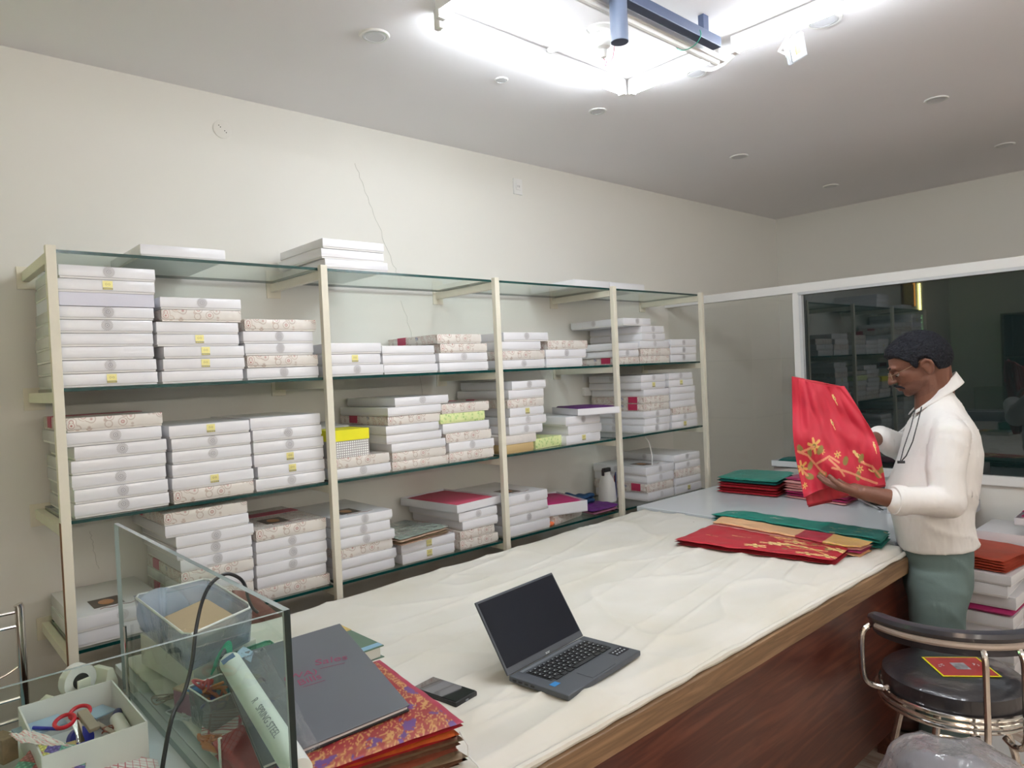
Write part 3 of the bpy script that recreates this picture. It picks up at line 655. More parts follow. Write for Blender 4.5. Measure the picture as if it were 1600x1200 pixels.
# ------------------------------------------------------------------ folded fabrics
def folded(name, q, h, layers, mats, label, cat='saree', group=None, wav=.003, seed=0, colf=None, bend=None, nu=26, nv=18, jit=.004, z0=None, parent=None):
    """q: four base corners (front-left, front-right, back-right, back-left); stacked soft folds fused in one cloth"""
    q = [Vector((p[0], p[1], p[2] if len(p) > 2 else (z0 or 0))) for p in q]; mb = MB(); t = h / layers; rr = random.Random(seed + 11)
    for k in range(layers):
        j = [Vector((rr.uniform(-jit, jit), rr.uniform(-jit, jit), 0)) for _ in range(4)]
        c = [q[i] + j[i] for i in range(4)]
        def pt(u, v, s, k=k, c=c):
            p = c[0].lerp(c[1], u).lerp(c[3].lerp(c[2], u), v)
            e = max(0, 1 - abs(2 * u - 1) ** 14) ** .5 * max(0, 1 - abs(2 * v - 1) ** 12) ** .5
            w = wav * mn.noise(Vector((p.x * 7 + seed, p.y * 7, seed))) * (k + .5) / layers * 1.2 + wav * .4 * mn.noise(Vector((p.x * 22, p.y * 22, seed + k)))
            p = p.copy()
            if bend: p = p + bend(u, v)
            p.z += t * (k + .5) + s * t * .52 * e + (max(0, w) if k == 0 else w)
            return p
        mi = k % (len(mats) - (1 if colf else 0)) if len(mats) > 1 else 0
        last = k == layers - 1
        n1, n2 = (nu * 3, nv * 3) if (last and colf) else (nu, nv)
        if last and colf: mb.grid(lambda u, v: pt(u, v, 1), n1, n2, len(mats) - 1, colf=colf)
        else: mb.grid(lambda u, v: pt(u, v, 1), n1, n2, mi)
        mb.grid(lambda u, v: pt(u, v, -1), n1, n2, len(mats) - 1 if (last and colf) else mi, colf=colf if (last and colf) else None)
    o = mb.build(name, mats, parent=parent, smooth=True, merge=.0002, sharp=60, col=bool(colf))
    if parent is None: tag(o, label, cat, group)
    return o

def motif(shapes, base):
    def f(u, v):
        c = base(u, v) if callable(base) else base
        for s in shapes:
            if s[0] == 'e':
                _, cx, cy, rx, ry, a, col = s; dx, dy = u - cx, v - cy
                if abs(dx) > rx + ry or abs(dy) > rx + ry: continue
                x = dx * math.cos(a) + dy * math.sin(a); y = -dx * math.sin(a) + dy * math.cos(a)
                if (x / rx) ** 2 + (y / ry) ** 2 < 1: c = col
            elif s[0] == 'l':
                _, x0, y0, x1, y1, w, col = s; dx, dy = x1 - x0, y1 - y0; L2 = dx * dx + dy * dy + 1e-9
                t = max(0, min(1, ((u - x0) * dx + (v - y0) * dy) / L2))
                if (u - x0 - t * dx) ** 2 + (v - y0 - t * dy) ** 2 < w * w: c = col
        return c
    return f
GOLD = (.72, .42, .12); OLIVE = (.26, .20, .05); PALE = (.85, .62, .25)
def bird(x, y, s, a, col=PALE):
    ca, sa = math.cos(a), math.sin(a); P = lambda dx, dy: (x + (dx * ca - dy * sa) * s, y + (dx * sa + dy * ca) * s)
    b = P(0, 0); h_ = P(-1.0, -.15); t0 = P(.6, .1); t1 = P(2.3, .35); w = P(.2, -.1)
    return [('e', b[0], b[1], .85 * s, .36 * s, a, col), ('e', h_[0], h_[1], .36 * s, .3 * s, a, col), ('l', t0[0], t0[1], t1[0], t1[1], .11 * s, col), ('e', w[0], w[1], .45 * s, .14 * s, a + .3, OLIVE)]
def flower(x, y, s, col=GOLD, n=6):
    return [('l', x, y, x + s * math.cos(2 * PI * k / n + .3), y + s * math.sin(2 * PI * k / n + .3), s * .2, col) for k in range(n)] + [('e', x, y, s * .3, s * .3, 0, OLIVE)]
def leaf(x, y, s, a, col=OLIVE): return [('e', x, y, s, s * .6, a, col)]
def vine(pts, w=.006, col=GOLD): return [('l', pts[i][0], pts[i][1], pts[i + 1][0], pts[i + 1][1], w, col) for i in range(len(pts) - 1)]

# stacks at the far end of the white counter
def qd(p): return p
fz = ZW + .0015
A1 = [(3.468, 1.812), (3.80, 1.875), (3.76, 2.20), (3.446, 2.156)]
folded('folded_saree', [Vector((*p, fz)) for p in A1], .030, 2, ['saree_red', 'saree_red_dark'], 'red folded saree, lowest under the green one on white counter', seed=1, group='sarees stacked at the far end')
folded('folded_saree', [Vector((*p, fz + .031)) for p in A1], .028, 2, ['saree_red', 'saree_red_dark'], 'red folded saree directly beneath the green saree', seed=2, group='sarees stacked at the far end')
folded('folded_saree', [Vector((*p, fz + .060)) for p in A1], .030, 2, ['saree_green_dark', 'saree_green'], 'green folded saree on top of two red ones by far wall', seed=3, group='sarees stacked at the far end', wav=.006)
A2 = [(3.446, 1.453), (3.66, 1.468), (3.74, 1.80), (3.502, 1.795)]
for k, (hh, ml, lb) in enumerate(((.022, ['saree_pink', 'saree_magenta'], 'pink folded saree with magenta folds, lowest in stack under raised red saree'), (.024, ['saree_magenta', 'saree_pink'], 'pink folded saree, second from bottom under the raised red saree'),
                                  (.024, ['saree_pink'], 'pale pink folded saree just below the magenta-topped one'), (.030, ['saree_pink', 'saree_magenta'], 'magenta-topped folded saree, topmost of the pink stack'))):
    folded('folded_saree', [Vector((*p, fz + k * .0255)) for p in A2], hh, 2, ml, lb, seed=10 + k, group='sarees stacked at the far end')
folded('folded_saree', [Vector((*p, fz)) for p in ((3.82, 1.78), (3.965, 1.79), (3.965, 2.18), (3.80, 2.20))], .055, 3, ['brown_silk', 'saree_red_dark'], 'reddish brown silk saree lying behind the green-topped stack', seed=20, wav=.012)
bx = box_thing('S', (3.825, 1.79, fz + .058), .145, .24, .045, 'patterned cream box with teal panel on the brown silk saree', None, -.1)
MB().box((.036, -.0015, .024), (.036, .001, .038)).build('teal_panel', 'green_net', parent=bx, local=True)
def open_tray(loc, w, d, h, label, rz=0, m='card', group='open saree trays', inside=None):
    root = thing('open_tray', loc, label, 'tray', group, rz)
    mb = MB(); t = .003
    mb.box((w / 2, d / 2, .002), (w, d, .003)); mb.box((w / 2, t / 2, h / 2), (w, t, h)); mb.box((w / 2, d - t / 2, h / 2), (w, t, h)); mb.box((t / 2, d / 2, h / 2), (t, d - 2 * t, h)); mb.box((w - t / 2, d / 2, h / 2), (t, d - 2 * t, h))
    mb.build('tray', m, parent=root, local=True, fix=False)
    return root
open_tray((3.83, 1.79, fz + .105), .140, .24, .035, 'white open tray with green cloth, topmost at far corner of counter')
folded('folded_cloth', [Vector((3.835, 1.80, fz + .110)), Vector((3.965, 1.80, fz + .110)), Vector((3.965, 2.0, fz + .110)), Vector((3.835, 2.0, fz + .110))], .042, 2, ['green_cloth', 'saree_green_dark'], 'green cloth lying in the white open tray at far corner', 'cloth', seed=21, wav=.01)
# behind the man's arm
nb = thing('white_folder', (3.6, 1.37, ZW), 'white card folder with dark edge lying behind the forearm', 'folder')
MB().box((3.60, 1.335, fz + .006), (.25, .17, .010), Matrix.Rotation(.75, 3, 'Z')).build('cover', 'card_side', parent=nb, bevel=.002)
MB().bar(T(1345, 778, ZW + .012), T(1380, 797, ZW + .012), .004, .003).build('dark_edge', 'rubber', parent=nb)
bgx = D(1388, 735, 3.35)
bg = MB().ell((bgx.x + .02, bgx.y + .03, fz + .055), (.12, .11, .05)); o = bg.build('black_bag', 'black_vinyl', smooth=True); tag(o, 'black bag on the counter behind the man\'s waist', 'bag')
open_tray((bgx.x - .12, bgx.y - .16, fz), .2, .12, .045, 'white open tray between the black bag and the man', .3)
# wing boxes, right of the man
q1 = Vector((3.74, 1.05, fz))
for k, (dx, hh, lb, kind) in enumerate(((0, .052, 'plain white box at lower end of the stack behind the man\'s back', 'W'), (-.015, .030, 'grey-white box in the middle of stack behind the man\'s back', 'W'), (.03, .062, 'white box with side tab, topmost behind the man\'s back', 'W'))):
    box_thing(kind, (q1.x + dx, q1.y, q1.z + sum((.053, .031)[:k])), .19, .26, hh, lb, 'boxes behind the man', .02 * k)
o = MB().box((3.695, 1.065, fz + .030), (.03, .05, .06)).build('orange_packet', 'orange_paper', bevel=.002); tag(o, 'small orange packet beside white boxes behind the man', 'packet')

# sarees laid over cloth and white counter
redb = (.43, .010, .025); greenb = (.0, .21, .16); peach = (.78, .46, .24)
sh = []
rr = random.Random(3)
sh += bird(.32, .45, .04, .1) + bird(.16, .6, .03, .1)
sh += vine([(.48, .15), (.58, .3), (.66, .25), (.75, .45), (.85, .35), (.97, .5)], .008) + vine([(.52, .7), (.62, .55), (.72, .7), (.84, .6), (.95, .8)], .008)
for k in range(20):
    x = .5 + rr.random() * .48; y = .06 + rr.random() * .9
    sh += (leaf(x, y, .03, rr.random() * 3) if k % 2 else flower(x, y, .065, PALE))
sh += bird(.72, .55, .085, .1) + bird(.9, .25, .08, .2) + bird(.6, .2, .07, .1)
zz = ZCL + .010
def bendr(a, f, p=0): return lambda u, v: Vector((0, a * math.sin(f * u * PI + p), 0))
folded('folded_saree', [Vector((2.449, 1.084, zz))] + [Vector((2.68, 1.11, zz)), Vector((2.66, 1.70, zz)), Vector((2.353, 1.677, zz))], .026, 3, ['saree_red', 'saree_red_dark', 'painted_silk'],
       'dark red saree with gold floral end lying across the cloth', seed=31, colf=motif([(s[0],) + tuple(s[1:]) for s in [tuple(x) for x in sh]], redb) if False else (lambda u, v, m=motif(sh, redb): m(1 - v, 1 - u)), nu=24, nv=40, wav=.006, jit=.006)
sh2 = []
for k in range(16): sh2 += leaf(.03 + rr.random() * .35, rr.random(), .03, rr.random() * 3, (.75, .55, .1))
pe = lambda u, v: (.75, .48, .14) if v < .22 and (math.sin(v * 150) * math.sin(u * 40) > -.2) else ((.45, .02, .05) if v < .40 and v > .22 else peach)
folded('folded_saree', [Vector((2.60, 1.05, zz + .0)), Vector((2.72, 1.055, zz + .0)), Vector((2.79, 1.72, zz)), Vector((2.665, 1.70, zz))], .040, 4, ['saree_peach', 'saree_magenta', 'saree_pink', 'painted_silk'],
       'peach saree with gold and magenta end between red and green ones', seed=32, colf=lambda u, v: pe(u, v), nu=14, nv=44, wav=.008, jit=.004)
shg = []
for k in range(26): shg += leaf(rr.random(), rr.random() * .40, .018, rr.random() * 3, ((.35, .28, .12), (.1, .2, .18), (.45, .35, .18))[k % 3])
shg += flower(.5, .62, .05, (.55, .55, .5)) + flower(.4, .9, .04, (.35, .5, .45))
gb = lambda u, v: (.0, .13, .11) if v < .32 else greenb
folded('folded_saree', [Vector((2.735, 1.03, ZW + .002)), Vector((2.90, 1.06, ZW + .002)), Vector((2.90, 1.74, ZW + .002)), Vector((2.80, 1.79, ZW + .002))], .042, 4, ['saree_green', 'saree_green_dark', 'painted_silk'],
       'emerald green saree with dark brocade end, beside the peach one', seed=33, colf=motif(shg, gb), nu=14, nv=44, wav=.009, jit=.004)

# ------------------------------------------------------------------ laptop
lp = thing('laptop', (1.23, 1.18, ZCL), 'open dark grey laptop with black screen on the white cloth', 'laptop')
ox = Vector((.300, .035, 0)).normalized(); oy = Vector((-.035, .300, 0)).normalized(); HL = Vector((1.071, 1.242, 0)); zl = ZCL + .012
LM = Matrix((ox, oy, Vector((0, 0, 1)))).transposed()
def LP(x, y, z): return HL + ox * x + oy * y + Vector((0, 0, zl + z))
bw, bd = .302, .174
MB().box(LP(bw / 2, -bd / 2, .0075), (bw, bd, .013), LM).build('base', 'laptop_body', parent=lp, bevel=.003)
MB().box(LP(bw / 2, -.012, .0145), (bw * .80, .010, .001), LM).build('hinge_strip', 'laptop_silver', parent=lp)
kb = MB().box(LP(bw * .52, -.060, .0143), (bw * .80, .074, .0008), LM).build('keyboard', 'black_plastic', parent=lp)
mb = MB(); ml = MB()
rows = [(14, .0), (14, .3), (13, .6), (13, .2), (12, .5)]
kx0 = bw * .52 - bw * .39; kw = bw * .78
for r_, (n, o_) in enumerate(rows):
    y = -.030 - r_ * .0142
    for i in range(n):
        w = kw / n; x = kx0 + (i + .5) * w
        mb.box(LP(x, y, .0155), (w * .82, .0115 if r_ else .008, .0016), LM)
        ml.box(LP(x - w * .12, y + .001, .0164), (w * .22, .0022, .0002), LM)
y = -.030 - 5 * .0142 + .001
for x, w in ((.02, .022), (.045, .018), (.068, .018), (.125, .085), (.18, .018), (.205, .018), (.225, .014)): mb.box(LP(kx0 + x, y, .0155), (w, .0115, .0016), LM)
ks = mb.build('keys', 'key_black', parent=kb); ml.build('legends', 'legend', parent=kb)
tag(ks, kind=None)
MB().box(LP(bw * .50, -bd + .030, .0143), (.095, .046, .0006), LM).build('touchpad', 'laptop_body', parent=lp)
MB().box(LP(.018 + .01, -bd * .66, .0143), (.022, .016, .0006), LM).build('blue_sticker', 'sticker_blue', parent=lp)
mb = MB().box(LP(bw - .035, -bd + .042, .0143), (.052, .028, .0006), LM); mb.build('black_sticker', 'screen_black', parent=lp)
mb = MB(); [mb.box(LP(bw - .052 + (i % 4) * .011, -bd + .036 + (i // 4) * .012, .0148), (.005, .004, .0002), LM) for i in range(8)]; mb.build('sticker_icons', 'legend', parent=lp)
mb = MB(); [mb.box(LP(-.0003, -.018 - i * .018, .0075), (.0012, .011, .004), LM) for i in range(4)]; mb.build('ports', 'black_plastic', parent=lp)
ul = (Vector((0, 1.340, .939)) - Vector((0, 1.242, ZCL + .022))); lidL = (ul.y ** 2 + ul.z ** 2) ** .5; ld = (oy * ul.y + Vector((0, 0, ul.z))).normalized(); ln = ox.cross(ld)
LDM = Matrix((ox, ld, ln)).transposed()
def LL(x, y, z): return LP(0, .0, .014) + ox * x + ld * y + ln * z
lid = MB().box(LL(bw / 2, lidL / 2, -.004), (bw, lidL, .006), LDM).build('lid', 'laptop_body', parent=lp, bevel=.002)
MB().box(LL(bw / 2, lidL / 2 + .005, -.0004), (bw - .010, lidL - .022, .0008), LDM).build('screen', 'screen_black', parent=lid)
def text(s, size, M, m, parent, name='lettering', extr=.0002):
    cu_ = bpy.data.curves.new(name, 'FONT'); cu_.body = s; cu_.size = size; cu_.extrude = extr; cu_.align_x = 'CENTER'; cu_.align_y = 'CENTER'
    t = bpy.data.objects.new('tmp', cu_); COL.objects.link(t); dg = bpy.context.evaluated_depsgraph_get(); dg.update()
    me = bpy.data.meshes.new_from_object(t.evaluated_get(dg)); bpy.data.objects.remove(t)
    off = Vector((0, 0, 0)); o_ = parent
    while o_ is not None: off += o_.location; o_ = o_.parent
    me.transform(Matrix.Translation(-off) @ M); me.materials.clear(); me.materials.append(MATS[m])
    o = bpy.data.objects.new(name, me); COL.objects.link(o); o.parent = parent; return o
def frame(o, x, y, z): return Matrix.Translation(o) @ Matrix((x, y, z)).transposed().to_4x4()
text('acer', .0095, frame(LL(bw / 2, .006, .0006), ox, ld, ln), 'legend', lid, 'maker_lettering')

# ------------------------------------------------------------------ phone
ph = thing('mobile_phone', (.938, 1.318, ZCL), 'black mobile phone lying on the cloth left of the laptop', 'phone')
pc = [Vector((.898, 1.382, 0)), Vector((.969, 1.394, 0)), Vector((.979, 1.254, 0)), Vector((.909, 1.24, 0))]
pm = sum(pc, Vector()) / 4; pxv = (pc[1] - pc[0]).normalized(); pyv = Vector((-pxv.y, pxv.x, 0)); PM = Matrix((pxv, pyv, Vector((0, 0, 1)))).transposed()
MB().box(pm + Vector((0, 0, ZCL + .010)), (.072, .141, .013), PM).build('case', 'black_plastic', parent=ph, bevel=.0045, smooth=True)
MB().box(pm + Vector((0, 0, ZCL + .0168)), (.065, .133, .001), PM).build('screen', 'phone_glass', parent=ph)
MB().box(pm + pyv * -.0708 + Vector((0, 0, ZCL + .010)), (.009, .001, .003), PM).build('charging_port', 'laptop_silver', parent=ph)

# ------------------------------------------------------------------ green book, stack of brocade sarees, ledger
bk = thing('hardback_book', (.87, 1.71, ZCL), 'green hardback book peeking from under the grey ledger', 'book')
bz = Matrix.Rotation(.02, 3, 'Z'); bc = Vector((.865, 1.72, ZCL + .022))
MB().box(bc, (.165, .225, .026), bz).build('pages', 'book_page', parent=bk)
MB().box(bc + Vector((.003, 0, .0150)), (.176, .236, .003), bz).box(bc + Vector((.003, 0, -.0150)), (.176, .236, .003), bz).box(bc + Vector((-.084, 0, 0)), (.003, .236, .03), bz).build('cover', 'book_green', parent=bk, bevel=.001) if False else None
mat('book_green', (.10, .17, .12), .45, var=.2, vscale=20); mat('book_blue', (.25, .45, .6), .45); mat('book_gold', (.55, .40, .12), .5, var=.6, vscale=60); mat('book_red', (.25, .06, .05), .5)
MB().box(bc + Vector((.003, 0, .0150)), (.176, .236, .003), bz).box(bc + Vector((.003, 0, -.0150)), (.176, .236, .003), bz).box(bc + Vector((-.084, 0, 0)), (.003, .236, .03), bz).build('cover', 'book_green', parent=bk, bevel=.001)
MB().box(bc + Vector((.003, -.103, .0168)), (.176, .022, .0006), bz).build('blue_strip', 'book_blue', parent=bk)
MB().box(bc + Vector((.003, .075, .0168)), (.176, .055, .0006), bz).build('gilt_picture', 'book_gold', parent=bk)
MB().box(bc + Vector((.003, .110, .0168)), (.176, .014, .0006), bz).build('red_strip', 'book_red', parent=bk)

PQ = [Vector((.492, 1.115, 0)), Vector((.785, 1.048, 0)), Vector((.825, 1.395, 0)), Vector((.55, 1.44, 0))]
mat('brocade_brown', (.20, .09, .05), .6, var=.5, vscale=70); mat('brocade_olive', (.24, .17, .10), .6, var=.5, vscale=60); mat('brocade_red', (.42, .02, .03), .55, var=.35, vscale=50)
mat('brocade_orange', (.60, .14, .03), .5, var=.5, vscale=50); mat('brocade_rust', (.33, .09, .05), .6, var=.4, vscale=60)
lay = [(.010, ['brocade_olive', 'brocade_brown'], 'olive and brown brocade saree, lowest of the front stack'), (.012, ['brocade_brown', 'brocade_olive'], 'brown brocade saree, second lowest of the front stack'), (.012, ['brocade_olive', 'brocade_rust'], 'olive-brown saree in the middle of the front stack'),
       (.012, ['brocade_rust', 'brocade_brown'], 'rust brocade saree in upper half of the front stack'), (.013, ['brocade_olive', 'brocade_brown'], 'muted olive saree just under the red ones in the front stack'), (.012, ['brocade_red', 'brocade_orange'], 'red saree with orange edge, second from top of front stack')]
z = ZCL + .004
for k, (h_, m_, lb) in enumerate(lay):
    folded('brocade_saree', [p + Vector((rnd.uniform(-.012, .012), rnd.uniform(-.006, .01), z)) for p in PQ], h_, 2, m_, lb, seed=50 + k, group='brocade sarees stacked at the front', wav=.004, jit=.008)
    z += h_ + .0005
def topcol(u, v):
    p = Vector((u * 9, v * 10, 2)); n_ = mn.noise(p); c_ = mn.noise(Vector((u * 22, v * 24, 5))); w_ = abs(mn.noise(Vector((u * 26 + 2 * n_, v * 28 + 2 * n_, 9))))
    if u > .955: return (.34, .008, .05)
    edge = v < .12 or u > .90
    if n_ > .28 and c_ > -.1: return (.11, .04, .20)
    if w_ < (.10 if edge else (.075 if v < .55 else .0)): return (.52, .28, .09)
    if edge and c_ > .05: return (.36, .10, .035)
    if edge: return (.30, .03, .025)
    return (.28, .010, .016)
folded('brocade_saree', [PQ[0] + Vector((-.03, -.012, z)), PQ[1] + Vector((.005, -.005, z)), PQ[2] + Vector((.01, .02, z)), PQ[3] + Vector((0, .02, z))], .015, 2, ['brocade_red', 'painted_silk'],
       'red and gold brocade saree with purple medallions, topmost of the front stack', seed=60, group='brocade sarees stacked at the front', wav=.004, colf=topcol, nu=40, nv=30)
z += .0165
MB().tube([(.786, 1.06, z - .028), (.792, 1.045, z - .05), (.797, 1.05, z - .075), (.80, 1.02, ZCL + .006)], .0015, 6).build('loose_thread', 'wire_white')
tag(SC.objects['loose_thread'], 'thin white thread hanging from the front saree stack', 'thread')

lg = thing('ledger', (.68, 1.4, z), 'large dark grey ledger with pink handwriting on the brocade stack', 'ledger')
FR, BR = T(640, 1101, .870), T(531, 974, .908); wv = Vector((-1, .03, -.01)).normalized() * .285
BLc, FL = BR + wv, FR + wv
fxv = (FR - FL).normalized(); fyv = (BR - FR); LY = fyv.length; fyv.normalize(); fnv = fxv.cross(fyv).normalized(); FMx = Matrix((fxv, fyv, fnv)).transposed()
fcn = (FR + BLc) / 2
MB().box(fcn - fnv * .0015, (.285, LY, .003), FMx).build('cover', 'folder', parent=lg, bevel=.001)
MB().box(fcn - fnv * .0065, (.279, LY - .01, .007), FMx).build('pages', 'card_side', parent=lg)
MB().box(fcn - fnv * .0115, (.285, LY, .003), FMx).build('back_cover', 'black_plastic', parent=lg, bevel=.001)
def onplane(px, py):
    d = ray(px, py); return CAM + d * ((fcn - CAM).dot(fnv) / d.dot(fnv))
def hand_text(s, pa, pb, size, nm):
    a, b = onplane(*pa), onplane(*pb); x = (b - a).normalized(); y = fnv.cross(x); sh_ = frame((a + b) / 2 + fnv * .0006, x, (y + x * .15).normalized(), fnv)
    return text(s, size, sh_, 'pen_pink', lg, nm, .0001)
hand_text('(WA)', (453, 1059), (486, 1051), .030, 'handwriting'); hand_text('Sales', (494, 1036), (541, 1027), .036, 'handwriting'); hand_text('Bills', (464, 1069), (503, 1056), .032, 'handwriting')
def uline(pa, pb): MB().bar(onplane(*pa) + fnv * .0005, onplane(*pb) + fnv * .0005, .0012, .0003, up=tuple(fnv)).build('underline', 'pen_pink', parent=lg)
uline((500, 1045), (539, 1036)); uline((473, 1074), (508, 1063))

# ------------------------------------------------------------------ glass barrier
gp = thing('glass_barrier', (.3, 1.3, ZT), 'frameless two-sided glass barrier around the cash counter', 'glass barrier')
def pane(name, x0, x1, y0, y1, z0, z1, edge_faces):
    mb = MB().box(((x0 + x1) / 2, (y0 + y1) / 2, (z0 + z1) / 2), (x1 - x0, y1 - y0, z1 - z0)); mb.m = edge_faces
    return mb.build(name, ['glass_case', 'case_edge', 'case_edge_dark'], parent=gp)
pane('side_pane', .432, .442, 1.0, 1.988, ZT + .001, 1.163, [1, 1, 2, 0, 1, 0])
pane('front_pane', -.45, .431, .997, 1.003, ZT + .001, 1.163, [1, 1, 0, 1, 0, 1])
for x, y in ((.424, 1.90), (.452, 1.36)):
    MB().tube([(x, y, ZT), (x, y, ZT + (.185 if y > 1.5 else .095))], .004, 10).build('chrome_rod', 'chrome', parent=gp, smooth=True)

# ------------------------------------------------------------------ cash counter clutter
def openbox(q, z0, z1, m, name, t=.003, parent=None, mats=None):
    """open container from four base corners (ccw) tapering slightly"""
    q = [Vector((p[0], p[1], 0)) for p in q]; c = sum(q, Vector()) / 4; mb = MB(); n = 4
    ob = [c + (p - c) * .93 for p in q]; rings = []
    for pts, z in ((ob, z0), (q, z1), ([c + (p - c) * (1 - t * 8) for p in q], z1), ([c + (p - c) * (.93 - t * 8) for p in q], z0 + t)): rings.append([Vector((p.x, p.y, z)) for p in pts])
    vs = [p for r_ in rings for p in r_]
    fs = [(i * 4 + j, i * 4 + (j + 1) % 4, (i + 1) * 4 + (j + 1) % 4, (i + 1) * 4 + j) for i in range(3) for j in range(4)] + [(3, 2, 1, 0), (12, 13, 14, 15)]
    mb.add(vs, fs); return mb.build(name, m, parent=parent, bevel=.004, smooth=True)
def rimtube(q, z, r_, m, parent, name='rim'):
    pts = []; q = [Vector((p[0], p[1], z)) for p in q]
    for i in range(4):
        a, b = q[i], q[(i + 1) % 4]; pts += [a.lerp(b, .06), a.lerp(b, .5), a.lerp(b, .94)]
    return MB().tube(pts, r_, 6, closed=True).build(name, m, parent=parent, smooth=True)
bt = thing('plastic_bin', (.58, 1.87, ZT), 'bluish translucent plastic bin holding folded tan cloth', 'bin')
BQ = [(.486, 1.64), (.668, 1.725), (.68, 2.08), (.487, 2.07)]
openbox(BQ, .862, .95, 'bin_blue', 'body', parent=bt); rimtube(BQ, .95, .003, 'aluminium_white', bt)
folded('folded_cloth', [Vector((.500, 1.70, .868)), Vector((.648, 1.765, .868)), Vector((.655, 2.0, .868)), Vector((.52, 1.92, .868))], .012, 1, ['purple_cloth'], 'purple fabric under the tan cloth in the bluish bin', 'cloth', seed=70)
folded('folded_cloth', [Vector((.500, 1.69, .882)), Vector((.648, 1.765, .882)), Vector((.652, 2.00, .882)), Vector((.512, 1.93, .882))], .040, 2, ['tan_cloth'], 'tan folded cloth inside the bluish plastic bin', 'cloth', seed=71)
lid_ = MB().lathe([(.065, 0), (.07, .004), (.06, .007), (.001, .008)], 28, (0, 0, 0), rot=Quaternion((1, .2, 0), 1.0).to_matrix()); lid_.v = [v + Vector((.545, 2.02, .90)) for v in lid_.v]
o = lid_.build('round_disc', 'bin_blue', smooth=True); tag(o, 'round bluish plastic lid leaning in back of the bin', 'lid')
# supports below the bin
wb = thing('white_carton', (.60, 1.9, ZT), 'low white carton carrying the bluish plastic bin', 'carton')
MB().box((.585, 1.89, (.820)), (.16, .30, .080), Matrix.Rotation(.12, 3, 'Z')).build('carton', 'script_card', parent=wb, bevel=.002)
pkx = thing('cardboard_box', (.50, 1.60, ZT), 'small pinkish cardboard box below the bluish bin', 'box')
MB().box((.505, 1.665, ZT + .056), (.055, .075, .05), Matrix.Rotation(.3, 3, 'Z')).build('box', 'mauve', parent=pkx, bevel=.001)
MB().box((.505, 1.665, ZT + .082), (.057, .077, .004), Matrix.Rotation(.3, 3, 'Z')).build('lid', 'tan_cloth', parent=pkx)
tb = thing('plastic_bin', (.63, 1.68, ZT), 'green translucent plastic bin below the bluish one', 'bin')
TQ = [(.56, 1.50), (.70, 1.53), (.71, 1.74), (.57, 1.72)]
openbox(TQ, ZCL + .012, .85, 'bin_teal', 'body', parent=tb); rimtube(TQ, .85, .0025, 'bin_teal', tb)
cb = thing('plastic_bin', (.52, 1.56, ZT), 'clear plastic bin of cords and small tools by glass pane', 'bin')
CQ = [(.482, 1.50), (.557, 1.515), (.553, 1.625), (.474, 1.612)]
openbox(CQ, ZCL + .010, .85, 'bin_clear', 'body', parent=cb); rimtube(CQ, .85, .0018, 'aluminium_white', cb)
def coil(name, c, r_, m, n, label, cat, seed, th=.002, sz=.6):
    rr = random.Random(seed); c = Vector(c); pts = []
    for i in range(n): pts.append(c + Vector((r_ * rr.uniform(-1, 1), r_ * rr.uniform(-1, 1) * 1.2, r_ * sz * rr.uniform(-.8, 1))))
    P = []
    for i in range(len(pts) - 1):
        for k in range(5):
            t = k / 5; a = pts[max(0, i - 1)]; b = pts[i]; d = pts[i + 1]; e = pts[min(len(pts) - 1, i + 2)]
            P.append(.5 * ((2 * b) + (d - a) * t + (2 * a - 5 * b + 4 * d - e) * t * t + (3 * b - a - 3 * d + e) * t ** 3))
    o = MB().tube(P, th, 6).build(name, m, smooth=True); tag(o, label, cat); return o
coil('yarn_tangle', (.515, 1.565, .835), .026, 'orange_cord', 16, 'tangle of orange cord in the clear bin', 'cord', 5, .0032)
coil('yarn_tangle', (.50, 1.585, .855), .022, 'red_knit', 12, 'tangle of red cord on top of the clear bin', 'cord', 6, .003)
coil('cable_coil', (.50, 1.54, .825), .022, 'navy', 12, 'coil of dark blue cable in the clear bin', 'cable', 8, .0028)
o = MB().box((.497, 1.60, .842), (.03, .045, .004), Matrix.Rotation(.5, 3, 'Z')).build('blue_card', 'sticker_blue'); tag(o, 'small blue card in the clear bin', 'card')
# green net bag, yellow chain
mb = MB()
def netf(u, v):
    a = u * 2 * PI; t = v * PI; p = Vector((math.cos(a) * math.sin(t) * .11, math.sin(a) * math.sin(t) * .065, -math.cos(t) * .035)); n = mn.noise(p * 22) * .022
    return Vector((.70, 1.44, .812)) + p * (1 + n * 10) + Vector((0, 0, n))
mb.grid(netf, 60, 30, closeu=True); o = mb.build('net_bag', 'green_net', smooth=True, merge=.0003, sharp=180); tag(o, 'crumpled green net bag beside the black pane edge', 'bag')
mb = MB()
loop = [Vector((.545, 1.63, .85)) + Vector((.0 + .012 * math.cos(t), -.008 * math.cos(t), .0)) + Vector((.018 * math.sin(t), 0, .06 * (1 - math.cos(t)) if False else .055 * math.sin(t))) for t in [i / 20 * PI for i in range(21)]]
for k in range(5):
    mb.tube([p + Vector((.003 * k, .002 * k, .002 * k)) for p in loop], .0022, 6)
o = mb.build('green_strap', 'green_net', smooth=True); tag(o, 'looped bundle of dark green straps standing by the bins', 'strap')
coil('yellow_thread', (.625, 1.49, .862), .016, 'yellow_lid', 16, 'bundle of yellow thread on the green net bag', 'thread', 9, .0022)
